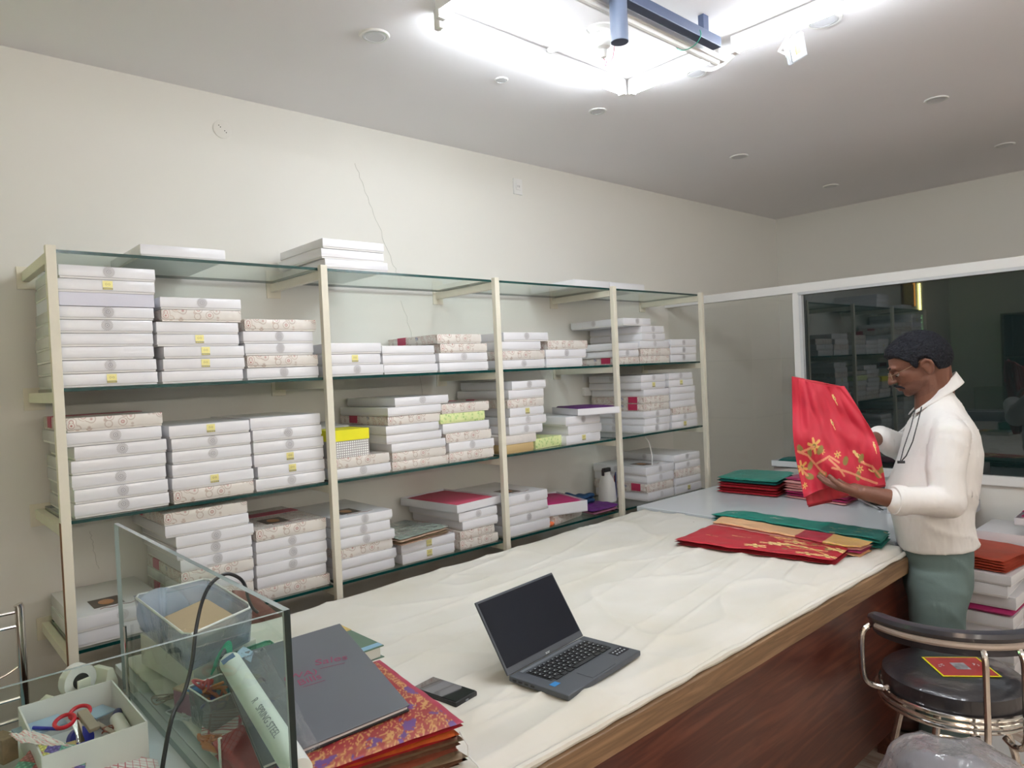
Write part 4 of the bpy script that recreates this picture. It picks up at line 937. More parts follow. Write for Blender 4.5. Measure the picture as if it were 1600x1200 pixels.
# printed roll, pouch, red knit
ra, rb2 = T(360, 1035, .935), T(468, 1206, .900)
rlv = thing('printed_roll', ra.lerp(rb2, .5), 'long white printed paper roll leaning behind the glass pane', 'paper roll')
MB().tube([ra, rb2], .021, 24).build('roll', 'ivory_roll', parent=rlv, smooth=True)
dr = (rb2 - ra).normalized(); up_ = (CAM - ra.lerp(rb2, .5)); up_ = (up_ - dr * up_.dot(dr)).normalized(); sd = up_.cross(dr)
def roll_text(s, t, size, m='ink_grey', rot=False):
    c = ra.lerp(rb2, t) + up_ * .0215
    X, Y = (dr, up_.cross(dr)) if not rot else (-up_.cross(dr), dr)
    text(s, size, frame(c, X, Y, up_), m, rlv, 'lettering', .0001)
mat('ink_grey', (.22, .24, .26), .6); mat('ink_blue', (.08, .16, .32), .5)
roll_text('SPRING STEEL', .68, .018)
roll_text('R', .50, .018)
MB().box(ra.lerp(rb2, .05) + up_ * .0208, (.016, .026, .002), Matrix((dr, sd, up_)).transposed()).build('blue_label', 'ink_blue', parent=rlv)
roll_text('123', .05, .010, 'ivory_roll', True)
def sheet(name, m, q, label, cat, th=.0015, w=.004, seed=0, colf=None, nu=30, nv=20, shell=True):
    q = [Vector(p) for p in q]
    def f(u, v):
        p = q[0].lerp(q[1], u).lerp(q[3].lerp(q[2], u), v); n = mn.noise(Vector((u * 4 + seed, v * 4, seed))) + .5 * mn.noise(Vector((u * 11, v * 11, seed)))
        return p + Vector((0, 0, w * n))
    mb = MB(); mb.grid(f, nu, nv, colf=colf); o = mb.build(name, m, smooth=True, sharp=180, col=bool(colf)); s_ = o.modifiers.new('s', 'SOLIDIFY'); s_.thickness = th; s_.offset = 0
    tag(o, label, cat); return o
sheet('plastic_pouch', 'wrap', [T(372, 1030, .915), T(470, 1185, .885), T(500, 1165, .885), T(412, 1012, .912)], 'clear crinkled plastic pouch along the white roll', 'pouch', .001, .008, 3)
sheet('pale_blue_paper', 'lightblue_file', [T(368, 1022, .905), T(392, 1035, .905), T(396, 1018, .905), T(380, 1010, .905)], 'pale blue paper scrap near top of the white roll', 'paper', .001, .002, 4)
def stripes(u, v): return (.42, .05, .07) if (math.sin(v * 60) > .75 or math.sin(u * 22) > .96) else (.72, .70, .68)
sheet('striped_paper', 'painted', [(.46, 1.50, .775), (.60, 1.28, .80), (.66, 1.42, .815), (.50, 1.60, .79)], 'white paper with dark red check lines behind the pane', 'paper', .001, .004, 5, stripes, 90, 60)
folded('red_knit', [Vector((.455, 1.12, ZCL + .003)), Vector((.488, 1.12, ZCL + .003)), Vector((.53, 1.45, ZCL + .003)), Vector((.458, 1.42, ZCL + .003))], .05, 2, ['red_knit'], 'deep red knitted cloth beneath the white roll', 'cloth', seed=80, wav=.012)
coil('yarn_tangle', (.475, 1.47, ZCL + .022), .022, 'orange_cord', 18, 'tangle of orange cord at the foot of the side pane', 'cord', 12, .003, .5)
o = MB().tube([(.456, 1.46, .785), (.50, 1.30, .80), (.47, 1.16, .825)], .008, 8).build('orange_stick', 'orange_cord', smooth=True); tag(o, 'orange wooden stick lying beside the red knitted cloth', 'stick')
coil('wire_tangle', (.47, 1.66, ZCL + .012), .03, 'aluminium_grey', 14, 'tangle of grey wire on counter behind side pane', 'wire', 13, .0018, .3)
coil('wire_tangle', (.47, 1.78, ZCL + .012), .026, 'khaki', 14, 'tangle of brown wire near the chrome rod', 'wire', 14, .0018, .3)

# black cable in front
cp = [(242, 1215, .95), (262, 1150, 1.00), (287, 1085, 1.08), (300, 1035, 1.13), (306, 985, 1.18), (316, 940, 1.24), (330, 912, 1.28), (352, 897, 1.31), (372, 902, 1.33), (383, 915, 1.35), (388, 935, 1.42), (395, 950, 1.46), (403, 957, 1.50)]
P = [Vector((.10, .90, .02)), Vector((.12, .91, .40)), Vector((.16, .93, .72)), Vector((.20, .94, .82))] + [D(*c) for c in cp[1:]]
SP = []
for i in range(len(P) - 1):
    for k in range(6):
        t = k / 6; a, b, d, e = P[max(0, i - 1)], P[i], P[i + 1], P[min(len(P) - 1, i + 2)]
        SP.append(.5 * ((2 * b) + (d - a) * t + (2 * a - 5 * b + 4 * d - e) * t * t + (3 * b - a - 3 * d + e) * t ** 3))
o = MB().tube(SP, .0032, 8).build('black_cable', 'cable_black', smooth=True); tag(o, 'black cable arching over the edge of the glass barrier', 'cable')

# tape dispenser
td = thing('tape_dispenser', (.34, 1.93, ZT), 'cream desk tape dispenser behind the box of scissors', 'tape dispenser')
mb = MB(); pr = [(-.075, 0), (.075, 0), (.080, .05), (.070, .085), (.055, .085), (.045, .045), (.0, .040), (-.045, .05), (-.055, .065), (-.075, .055)]
tx = Vector((.93, .36, 0)); ty = Vector((-.36, .93, 0)); tc0 = Vector((.325, 1.925, ZT + .001))
vs = [tc0 + tx * p[0] + ty * s_ + Vector((0, 0, p[1])) for s_ in (-.03, .03) for p in pr]; n = len(pr)
mb.add(vs, [tuple(range(n))[::-1], tuple(range(n, 2 * n))] + [(i, (i + 1) % n, n + (i + 1) % n, n + i) for i in range(n)]); mb.build('body', 'plastic_cream', parent=td, bevel=.004, smooth=True)
RM = Matrix((tx, Vector((0, 0, 1)), ty)).transposed()
MB().lathe([(.018, -.012), (.038, -.012), (.038, .012), (.018, .012)], 28, tc0 + Vector((0, 0, .078)), rot=RM).build('tape_roll', 'paper_white', parent=td, smooth=True)
MB().lathe([(.004, -.018), (.018, -.016), (.018, .016), (.004, .018)], 20, tc0 + Vector((0, 0, .078)), rot=RM).build('hub', 'rubber', parent=td, smooth=True)
for s_ in (-1, 1): MB().box(tc0 + ty * s_ * .024 + Vector((0, 0, .055)), (.03, .006, .06), Matrix((tx, ty, Vector((0, 0, 1)))).transposed()).build('side_arm', 'plastic_cream', parent=td, bevel=.002)

# white open box with scissors
sb = thing('open_box', (.29, 1.69, ZT), 'open white cardboard box holding scissors and stationery', 'box')
z0, z1 = ZT + .001, .83; x0, x1, y0, y1 = .200, .377, 1.555, 1.838; t = .003
mb = MB().box(((x0 + x1) / 2, (y0 + y1) / 2, z0 + .002), (x1 - x0, y1 - y0, .003))
mb.box(((x0 + x1) / 2, y0, (z0 + z1) / 2), (x1 - x0, t, z1 - z0)).box(((x0 + x1) / 2, y1, (z0 + z1) / 2), (x1 - x0, t, z1 - z0)).box((x0, (y0 + y1) / 2, (z0 + z1) / 2), (t, y1 - y0, z1 - z0)).box((x1, (y0 + y1) / 2, (z0 + z1) / 2), (t, y1 - y0, z1 - z0))
mb.build('carton', 'card_side', parent=sb, fix=False)
def ringpts(c, rx, ry, x, y, n=20): return [Vector(c) + Vector(x) * rx * math.cos(2 * PI * k / n) + Vector(y) * ry * math.sin(2 * PI * k / n) for k in range(n)]
sc = thing('scissors', (.29, 1.70, .79), 'red-handled scissors in the open white box', 'scissors')
s1, s2 = D(101, 1127, 1.99), D(124, 1117, 2.02)
s1 = T(101, 1127, .812); s2 = T(125, 1113, .815)
MB().tube(ringpts(s1, .018, .024, (1, 0, .2), (0, 1, .1)), .0042, 8, closed=True).build('handle', 'red_scissor', parent=sc, smooth=True)
MB().tube(ringpts(s2, .018, .024, (.9, .3, .3), (-.3, .9, .1)), .0042, 8, closed=True).build('handle', 'red_scissor', parent=sc, smooth=True)
pv = T(122, 1138, .80)
MB().bar(s1 + Vector((.015, -.015, 0)), T(128, 1160, .775), .011, .003).bar(s2 + Vector((-.006, -.02, -.004)), T(124, 1160, .772), .011, .003).build('blades', 'chrome', parent=sc)
def rod(name, pa, pb, r_, m, label, cat, zz_=.79, z2=None, n=12):
    o = MB().tube([T(*pa, zz_), T(*pb, z2 or zz_)], r_, n).build(name, m, smooth=True); tag(o, label, cat); return o
rod('blue_pen', (52, 1137), (92, 1139), .0035, 'blue_pen', 'blue pen lying on the pale blue slip', 'pen', .806)
o = MB().box(T(62, 1136, .80), (.085, .065, .004), Matrix.Rotation(.1, 3, 'Z')).build('blue_slip', 'lightblue_file'); tag(o, 'pale blue plastic slip at the left of the open box', 'slip')
o = MB().bar(T(128, 1112, .822), T(148, 1140, .80), .020, .010).build('stapler', 'khaki', bevel=.002); tag(o, 'brown-grey stapler standing in the open white box', 'stapler')
o = MB().bar(T(150, 1130, .79), T(178, 1146, .785), .010, .006).build('small_stapler', 'khaki', bevel=.002); tag(o, 'narrow grey stapler arm lying right of the upright one', 'stapler')
o = MB().box(T(155, 1112, .785), (.045, .055, .003), Matrix.Rotation(.3, 3, 'Z')).build('blue_card', 'lightblue_file'); tag(o, 'pale blue card behind the stapler', 'card')
gl = thing('glue_bottle', (.36, 1.70, .77), 'white glue bottle with navy cap in right corner of open box', 'bottle')
ga, gb2 = T(194, 1146, .780), T(180, 1118, .785)
MB().cap(ga, ga.lerp(gb2, .75), .016, .015).build('bottle', 'glue_white', parent=gl, smooth=True); MB().cap(ga.lerp(gb2, .85), gb2 + Vector((.008, .01, 0)), .012, .010).build('cap', 'navy', parent=gl, smooth=True)
o = MB().lathe([(.016, 0), (.024, .001), (.024, .019), (.016, .020)], 24, T(122, 1156, .765), rot=Quaternion((1, .3, 0), 1.2).to_matrix()).build('tape_reel', 'blue_pen', smooth=True); tag(o, 'small roll of blue tape at front of the open box', 'tape')
coil('rubber_bands', T(168, 1140, .785), .012, 'brown_silk', 14, 'tangle of brown rubber bands beside the glue bottle', 'rubber bands', 20, .0012)
def redgrid(u, v): return (.55, .12, .15) if (math.sin(u * 62) > .93 or math.sin(v * 46) > .85) else (.78, .74, .73)
sheet('checked_paper', 'painted', [T(132, 1208, .772), T(255, 1222, .760), T(246, 1188, .760), T(138, 1170, .772)], 'white sheet with red grid lines in front of open box', 'paper', .001, .003, 8, redgrid, 110, 60)
sheet('flyer', 'painted', [T(14, 1147, .835), T(32, 1161, .835), T(114, 1166, .838), T(52, 1141, .835)], 'curled white flyer with pink print over the box edge', 'paper', .001, .006, 9, lambda u, v: (.75, .3, .33) if math.sin(v * 50) > .8 else (.78, .75, .74), 50, 30)
def patch(u, v):
    k = (int(u * 4) + int(v * 3)) % 4
    b = ((.10, .32, .24), (.40, .12, .12), (.55, .50, .12), (.12, .08, .30))[k]
    if math.sin(u * 70) * math.sin(v * 55) > .35: b = tuple(min(1, c * 1.6 + .05) for c in b)
    d = ((u - .62) / .22) ** 2 + ((v - .30) / .30) ** 2
    if d < 1: b = (.70, .62, .56)
    if .8 < d < 1: b = (.6, .4, .2)
    return b
sheet('patchwork_card', 'painted', [T(12, 1212, .790), T(132, 1212, .790), T(138, 1167, .792), T(62, 1155, .792)], 'multicoloured patchwork-print card in front of the open box', 'card', .002, .003, 10, patch, 90, 90)
o = MB().box(T(5, 1168, .78), (.03, .05, .05), Matrix.Rotation(.4, 3, 'Z')).build('olive_box', 'brocade_olive', bevel=.002); tag(o, 'small olive and cream box at left edge of counter', 'box')

q = T(85, 1192, .77); o = MB().box((q.x, q.y - .005, .764), (.075, .10, .042), Matrix.Rotation(-.15, 3, 'Z')).build('small_carton', 'tan_card', bevel=.002); tag(o, 'small tan carton under the patchwork card', 'carton')
# steel chair back and blue seat behind the cash counter
kc = thing('steel_chair', (.15, 2.22, 0), 'chair with chrome ladder back and blue seat behind the cash counter', 'chair')
xr = on(33, 1000, 1, 2.25).x
mb = MB().tube([(xr, 2.25, 0), (xr, 2.25, .94), (xr - .003, 2.25, .948)], .011, 12); mb.build('leg', 'chrome', parent=kc, smooth=True)
MB().tube([(xr - .40, 2.25, 0), (xr - .40, 2.25, .945)], .011, 12).build('leg', 'chrome', parent=kc, smooth=True)
for zz_ in (.925, .888, .70, .645): MB().tube([(xr, 2.25, zz_ + .004), (xr - .40, 2.25, zz_ + .004)], .005, 8).build('back_bar', 'chrome', parent=kc, smooth=True)
MB().tube([(xr, 2.25, .83)] + [(xr - .2 - .2 * math.cos(t), 2.25, .80 - .05 * math.sin(t)) for t in [i / 10 * PI for i in range(11)]][::-1], .003, 8).build('back_curve', 'chrome', parent=kc, smooth=True)
MB().box((xr - .2, 2.12, .60), (.40, .22, .05)).build('seat', 'steel_blue', parent=kc, bevel=.01)
for x in (xr, xr - .4): MB().tube([(x, 2.03, 0), (x, 2.03, .58)], .011, 10).build('leg', 'chrome', parent=kc, smooth=True)
# brown plastic chair back
bcx = thing('plastic_chair', (.95, 2.30, 0), 'brown moulded plastic chair tucked between counter and shelving', 'chair')
def cb_(u, v):
    x = .82 + u * .22; t = v
    zt_ = .86 - .20 * u ** 1.5 - .02
    return Vector((x, 2.285 + .03 * math.sin(u * PI), .42 + (zt_ - .42) * v))
mb = MB(); mb.grid(cb_, 20, 14); o = mb.build('backrest', 'chair_brown', parent=bcx, smooth=True); s_ = o.modifiers.new('s', 'SOLIDIFY'); s_.thickness = .012
MB().box((.95, 2.31, .41), (.30, .10, .02)).build('seat', 'chair_brown', parent=bcx, bevel=.006)
for x, y in ((.82, 2.27), (1.08, 2.27), (.82, 2.35), (1.08, 2.35)): MB().tube([(x, y, 0), (x, y, .41)], [.012, .016], 10).build('leg', 'chair_brown', parent=bcx, smooth=True)

# ------------------------------------------------------------------ odds on the shelves
zm = TZ['middle']; zl_ = TZ['lower']
hb = .0400
yb = thing('gift_box', (1.3, 2.42, zm), 'yellow-lidded box with grey polka-dot base, second bay', 'box')
zb = zm + .0800; x0 = xat(519, 2.425, zb); x1 = xat(578, 2.425, zb); ht = on(520, 674, 1, 2.425).z
MB().box(((x0 + x1) / 2, 2.50, zb + (ht - zb) / 2), (x1 - x0 - .004, .15, ht - zb)).build('base', 'polka', parent=yb, bevel=.001)
MB().box(((x0 + x1) / 2, 2.50, ht - .020), (x1 - x0, .154, .042)).build('lid', 'yellow_lid', parent=yb, bevel=.001)
folded('folded_cloth', [Vector((1.30, 2.60, zb + .001)), Vector((1.45, 2.60, zb + .001)), Vector((1.45, 2.80, zb + .001)), Vector((1.30, 2.80, zb + .001))], .115, 4, ['purple_cloth', 'card_in'], 'purple and white cloth pile behind the yellow-lidded box', 'cloth', seed=90, wav=.01)
xg = xat(838, 2.42, zm + .03)
box_thing('L', (xg, 2.425, zm + .001), xat(886, 2.42, zm + .03) - xg - .004, .30, .050, 'green floral box lying low, middle shelf, third bay', 'boxes on the middle shelf', .12)
def silk_in(root_loc, w, d, h, rz, ms, label, seed, hh=.02):
    c, s_ = math.cos(rz), math.sin(rz); L = Vector(root_loc)
    q = [L + Vector((x * c - y * s_, x * s_ + y * c, h)) for x, y in ((.008, .008), (w - .008, .008), (w - .008, d - .008), (.008, d - .008))]
    folded('folded_saree', q, hh, 2, ms, label, seed=seed, wav=.004, nu=18, nv=14)
zt3 = zm + 3 * .0464 + .002
tl = (2.60, 2.395, zt3); open_tray(tl, .24, .30, .034, 'open white tray with purple brocade, top of right stack, third bay', -.35)
silk_in(tl, .24, .30, .005, -.35, ['brown_silk', 'purple_cloth'], 'purple and gold brocade saree in the raised white tray, third bay', 91, .034)
# plastic wrapped sarees, second bay low
zt2 = zl_ + .0830; xs = xat(612, 2.42, zt2 + .02)
folded('wrapped_saree', [Vector((xs + .02, 2.385, zt2)), Vector((xs + .29, 2.42, zt2)), Vector((xs + .25, 2.70, zt2)), Vector((xs - .02, 2.66, zt2))], .035, 4, ['paper_edge', 'brocade_olive', 'paper_edge', 'packet'], 'plastic-wrapped grey-green sarees on the gold-labelled boxes, second bay', seed=92, wav=.006, nu=34, nv=26)
# tilted tray with rose cloth
zq = zl_ + 4 * .0398 + .003
tl = (xat(717, 2.41, zq) - .01, 2.408, zq); open_tray(tl, .27, .38, .036, 'open white tray with rose cloth, top of right stack, second bay', .10)
silk_in(tl, .27, .38, .005, .10, ['rose'], 'rose pink cloth in the open tray, second bay', 93, .030)
# third bay low: paisley box, tray, cloths
x0 = xat(860, 2.42, zl_ + .02)
b1 = box_thing('P', (x0 + .03, 2.415, zl_ + .002), .26, .36, .045, 'paisley box set askew under the magenta tray, lower shelf, third bay', 'boxes on the lower shelf', .22)
tl = (x0 - .0, 2.43, zl_ + .049); open_tray(tl, .22, .32, .055, 'open white tray of magenta cloth, lower shelf, third bay', -.30)
silk_in(tl, .22, .32, .006, -.30, ['magenta'], 'magenta cloth filling the tray above the askew paisley box', 94, .048)
o = MB().ell((x0 + .005, 2.43, zl_ + .012), (.025, .02, .012)).build('orange_wrapper', 'orange_paper', smooth=True); tag(o, 'crumpled orange wrapper at the shelf edge, third bay', 'wrapper')
x2 = xat(915, 2.45, zl_ + .02)
folded('folded_cloth', [Vector((x2 + .02, 2.405, zl_ + .002)), Vector((x2 + .22, 2.41, zl_ + .002)), Vector((x2 + .22, 2.56, zl_ + .002)), Vector((x2 + .05, 2.60, zl_ + .002))], .03, 2, ['mauve', 'purple_cloth'], 'mauve folded cloth at shelf edge left of the fourth post', 'cloth', seed=95, wav=.012)
folded('folded_cloth', [Vector((x2 + .06, 2.52, zl_ + .034)), Vector((x2 + .17, 2.53, zl_ + .034)), Vector((x2 + .17, 2.66, zl_ + .034)), Vector((x2 + .06, 2.66, zl_ + .034))], .05, 2, ['blue_cloth'], 'dark blue cloth bundle behind the mauve cloth', 'cloth', seed=96, wav=.03)
pw = on(952, 745, 1, 2.60)
sp = thing('spray_bottle', (pw.x, 2.62, zl_), 'white spray bottle with black trigger beside fourth post', 'bottle')
MB().lathe([(.050, 0), (.052, .01), (.046, .10), (.030, .14), (.022, .15), (.022, .165)], 24, (pw.x, 2.62, zl_ + .002)).build('bottle', 'plastic_white', parent=sp, smooth=True)
MB().box((pw.x, 2.62, zl_ + .178), (.055, .02, .022)).box((pw.x - .03, 2.62, zl_ + .165), (.01, .014, .035)).build('trigger', 'rubber', parent=sp, bevel=.002)
for k in range(3):
    o = MB().tube([(pw.x + .055 + .008 * k, 2.60 + .01 * k, zl_ + .006), (pw.x + .055 + .009 * k, 2.60 + .012 * k, zl_ + .16 - .012 * k)], .003, 8).build('pen', ('navy', 'rubber', 'red_scissor')[k]); tag(o, ('navy', 'black', 'red')[k] + ' pen upright beside the spray bottle', 'pen')

# ------------------------------------------------------------------ things seen only as reflections
vf = on(1413, 455, 1, 2.80); xf0 = 2 * XP - on(1412, 455, 1, 2.80).x; xf1 = 2 * XP - on(1430, 455, 1, 2.80).x; xls = 2 * XP - on(1440, 480, 1, 2.80).x
pf = thing('picture_frame', ((xf0 + xf1) / 2, YW, 2.1), 'lit orange picture frame on the wall left of shelving', 'picture')
zf1 = on(1410, 437, 1, 2.80).z; zf0 = on(1410, 478, 1, 2.80).z
MB().box(((xf0 + xf1) / 2, YW - .012, (zf0 + zf1) / 2), (xf0 - xf1, .02, zf1 - zf0)).build('frame', 'wood_frame', parent=pf, bevel=.003)
MB().box(((xf0 + xf1) / 2, YW - .0235, (zf0 + zf1) / 2), (xf0 - xf1 - .05, .003, zf1 - zf0 - .05)).build('picture', 'book_gold', parent=pf)
mb = MB(); xm, zm_ = (xf0 + xf1) / 2, (zf0 + zf1) / 2; hw, hh = (xf0 - xf1) / 2 - .012, (zf1 - zf0) / 2 - .012
mb.box((xm, YW - .026, zm_ + hh), (2 * hw, .006, .008)).box((xm - hw, YW - .026, zm_), (.012, .006, 2 * hh)); mb.build('light_strip', 'mirror_frame', parent=pf)
mb = MB(); ls = thing('led_string', (xls, YW, 1.5), 'string of yellow-green LED lamps hanging beside picture frame', 'string light')
for k in range(34): MB
mby = MB(); mbg = MB()
for k in range(34):
    z_ = zf1 - .02 - k * .024; (mby if k < 14 else mbg).ell((xls, YW - .014, z_), .012, n=8)
mby.build('yellow_lamps', 'led', parent=ls, smooth=True); mbg.build('green_lamps', 'led_green', parent=ls, smooth=True)
MB().tube([(xls, YW - .006, zf1), (xls, YW - .006, zf1 - .85)], .003, 6).build('wire', 'cable_black', parent=ls)
kb2 = thing('display_cabinet', (XB + .25, 1.0, 0), 'tall dark display cabinet standing against the near wall', 'cabinet')
MB().box((XB + .02, 1.0, .95), (.02, 2.4, 1.9)).build('back_panel', 'cabinet_dark', parent=kb2)
for y in (-.2, 1.0, 2.2): MB().box((XB + .2, y, .95), (.38, .03, 1.9)).build('side_panel', 'cabinet_dark', parent=kb2)
for z_ in (.03, .5, .95, 1.4, 1.89): MB().box((XB + .2, 1.0, z_), (.38, 2.37, .02)).build('shelf', 'cabinet_dark', parent=kb2)

# ------------------------------------------------------------------ held red saree
shr = []
rr = random.Random(12)
def hp(px, py):  # rough place on the cloth, u across, v down
    return ((px - 1240) / 140.0, (py - 590) / 170.0)
for px, py, s, a in ((1303, 620, .05, .9), (1300, 660, .05, .9), (1340, 712, .085, .55), (1366, 697, .05, 1.1), (1362, 735, .05, .2)): shr += bird(*hp(px, py), s * .62, a)
for px, py, s in ((1272, 697, .10), (1252, 731, .09), (1284, 707, .04), (1308, 712, .05), (1258, 760, .04), (1343, 733, .05)): shr += flower(*hp(px, py), s * .68)
for px, py in ((1265, 707), (1281, 704), (1266, 729), (1265, 747), (1285, 745), (1250, 702), (1371, 740), (1378, 733), (1345, 716), (1320, 722), (1340, 745)): shr += leaf(*hp(px, py), .048, rr.random() * 3)
for pl in ([(1247, 705), (1262, 712), (1275, 728), (1288, 745)], [(1275, 728), (1295, 715), (1310, 725)], [(1250, 731), (1262, 745)], [(1272, 698), (1252, 706)], [(1300, 735), (1320, 740), (1340, 745), (1370, 755)], [(1345, 722), (1362, 728), (1376, 745)], [(1295, 720), (1310, 735), (1318, 748)]):
    shr += vine([hp(*p) for p in pl], .011, (.72, .30, .16))
hf = motif(shr, (.55, .016, .045))
Lft = [(1237, 588), (1238, 640), (1240, 690), (1247, 735), (1257, 778)]
Rgt = [(1318, 604), (1344, 643), (1368, 684), (1377, 722), (1384, 757)]
def crv(C_, t):
    t = max(0, min(.9999, t)) * (len(C_) - 1); i = int(t); f = t - i
    a, b, c, d = C_[max(0, i - 1)], C_[i], C_[i + 1], C_[min(len(C_) - 1, i + 2)]
    return tuple(.5 * ((2 * b[k]) + (c[k] - a[k]) * f + (2 * a[k] - 5 * b[k] + 4 * c[k] - d[k]) * f * f + (3 * b[k] - a[k] - 3 * c[k] + d[k]) * f ** 3) for k in (0, 1))
def heldf(u, v, back=False):
    l = crv(Lft, v); r_ = crv(Rgt, v); x = l[0] + (r_[0] - l[0]) * u; y = l[1] + (r_[1] - l[1]) * u
    if not back:
        y += (-11 * math.sin(min(1, u * 1.35) * PI) ** 1.0) * (v ** 4) - 4 * math.sin(u * PI) * (1 - v) ** 3 * -1
    else:
        y += 9 * (v ** 6) * (1 - u) + (v ** 5) * 3; x += 5 * v ** 3 * (1 - u)
    dep = 2.60 + .03 * u + .008 * math.sin(u * 8.5 + v * 2.6) * (.4 + .6 * v) + .034 * mn.noise(Vector((u * 3.2, v * 2.5, 3))) + .010 * math.sin(v * 10 + u * 5) * v + .012 * mn.noise(Vector((u * 9, v * 5, 8))) + (.018 if back else 0)
    if u < .09 and not back: dep += .012 * (1 - u / .09)
    return D(x, y, dep)
# uniform parameterisation so that the printed motifs sit where they are in the cloth
def hcol(u, v):
    l = crv(Lft, v); r_ = crv(Rgt, v); x = l[0] + (r_[0] - l[0]) * u; y = l[1] + (r_[1] - l[1]) * u
    return hf(*hp(x, y))
hs = thing('held_saree', D(1310, 780, 2.62), 'bright red saree with gold birds and vines held up by the man', 'saree')
mb = MB(); mb.grid(heldf, 190, 190, colf=hcol); o = mb.build('front_fold', 'painted_silk', parent=hs, smooth=True, sharp=180, col=True); s_ = o.modifiers.new('s', 'SOLIDIFY'); s_.thickness = .003
mb = MB(); mb.grid(lambda u, v: heldf(u, v, True), 50, 50); o = mb.build('back_fold', 'saree_red', parent=hs, smooth=True, sharp=180); s_ = o.modifiers.new('s', 'SOLIDIFY'); s_.thickness = .004
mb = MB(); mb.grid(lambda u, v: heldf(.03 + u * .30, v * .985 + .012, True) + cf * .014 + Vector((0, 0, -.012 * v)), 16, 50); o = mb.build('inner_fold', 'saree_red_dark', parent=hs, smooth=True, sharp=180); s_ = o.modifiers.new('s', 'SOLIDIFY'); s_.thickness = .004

# ------------------------------------------------------------------ the man
DM = 2.66; K = DM / FPX
Fv = Vector((-.741 * .927 + .671 * .375, .671 * .927 + .741 * .375, 0)).normalized(); Lv = Vector((-Fv.y, Fv.x, 0)); Uv = Vector((0, 0, 1))
man = thing('person', (2.955, .915, 0), 'man in white shirt and grey-green trousers looking down at red saree', 'person')
def ringloft(mb, rings, n=28, mi=0):
    """rings: (centre, half front-back, half side, tilt)"""
    vs = []
    for c, a, b, t in rings:
        for j in range(n):
            th = 2 * PI * j / n; x = a * math.copysign(abs(math.cos(th)) ** .9, math.cos(th)); y = b * math.copysign(abs(math.sin(th)) ** .85, math.sin(th))
            vs.append(Vector(c) + Fv * x + Lv * y + Uv * (t * x))
    k = len(rings)
    fs = [(i * n + j, i * n + (j + 1) % n, (i + 1) * n + (j + 1) % n, (i + 1) * n + j) for i in range(k - 1) for j in range(n)] + [tuple(range(n - 1, -1, -1)), tuple((k - 1) * n + j for j in range(n))]
    return mb.add(vs, fs, mi)
def RP(px, py, a, b, t=0, dep=DM): return (D(px, py, dep), a * K, b, t)
# arm joints
ShN, ElN, CuN, WrN = D(1484, 680, 2.51), D(1480, 784, 2.46), D(1405, 782, 2.45), D(1350, 770, 2.48)
ShF, ElF, CuF, WrF = D(1452, 664, 2.81), D(1412, 702, 2.90), D(1374, 684, 2.84), D(1354, 690, 2.76)
# head frame
HO = D(1434, 558, DM); ph_ = R(28)
hx = (Fv * math.cos(ph_) - Uv * math.sin(ph_)); hy = Lv.copy(); hz = hx.cross(hy) * 1.0
if hz.z < 0: hz = -hz
HR = Matrix((hx, hy, hz)).transposed(); S_ = 1.0
def hpnt(x, y, z): return HO + (hx * x + hy * y + hz * z) * S_
body = MB()
def he(x, y, z, rx, ry, rz, rot=None, n=20): body.ell(hpnt(x, y, z), (rx, ry, rz), HR @ rot if rot else HR, n)
he(.004, 0, .004, .098, .076, .080, n=28); he(-.012, 0, -.012, .088, .074, .080, n=24); he(.045, 0, .000, .058, .064, .060)
he(.046, 0, -.045, .062, .062, .060); he(.060, 0, -.080, .050, .048, .036); he(.090, 0, -.100, .020, .024, .016); he(.038, 0, -.075, .055, .055, .035)
he(.092, 0, .006, .017, .050, .012); he(.060, .040, -.032, .032, .022, .022); he(.060, -.040, -.032, .032, .022, .022)
body.cap(hpnt(.104, 0, -.004), hpnt(.124, 0, -.036), .008, .0115, 12)
he(.116, .011, -.042, .011, .008, .007); he(.116, -.011, -.042, .011, .008, .007); he(.127, 0, -.040, .010, .011, .009)
he(.102, 0, -.068, .018, .026, .012); he(.112, 0, -.0655, .011, .020, .0055); he(.109, 0, -.0775, .011, .018, .006)
for s_ in (1, -1):
    body.tube([hpnt(.016 + .002, s_ * .072, -.036), hpnt(.010, s_ * .083, -.018), hpnt(-.006, s_ * .087, -.014), hpnt(-.018, s_ * .087, -.026), hpnt(-.018, s_ * .086, -.042), hpnt(-.008, s_ * .083, -.058), hpnt(.004, s_ * .078, -.068), hpnt(.010, s_ * .073, -.060)], [.004, .0055, .006, .006, .006, .006, .0065, .004], 10)
    body.ell(hpnt(-.002, s_ * .075, -.040), (.018, .007, .026), HR, 14)
# neck, torso core
body.cap(D(1470, 634, DM), hpnt(-.034, 0, -.060), .053, .050, 20)
body.cap(hpnt(.010, 0, -.085), D(1452, 636, DM), .046, .052, 16)
ringloft(body, [RP(1463, 900, 34, .11), RP(1458, 850, 36, .12), RP(1455, 790, 44, .13), RP(1468, 720, 38, .13), RP(1469, 680, 30, .12), RP(1469, 650, 18, .08)])
body.chain([ShN, ElN, CuN, WrN], [.040, .038, .036, .026], 16)
body.chain([ShF, ElF, CuF, WrF], [.038, .036, .033, .026], 16)
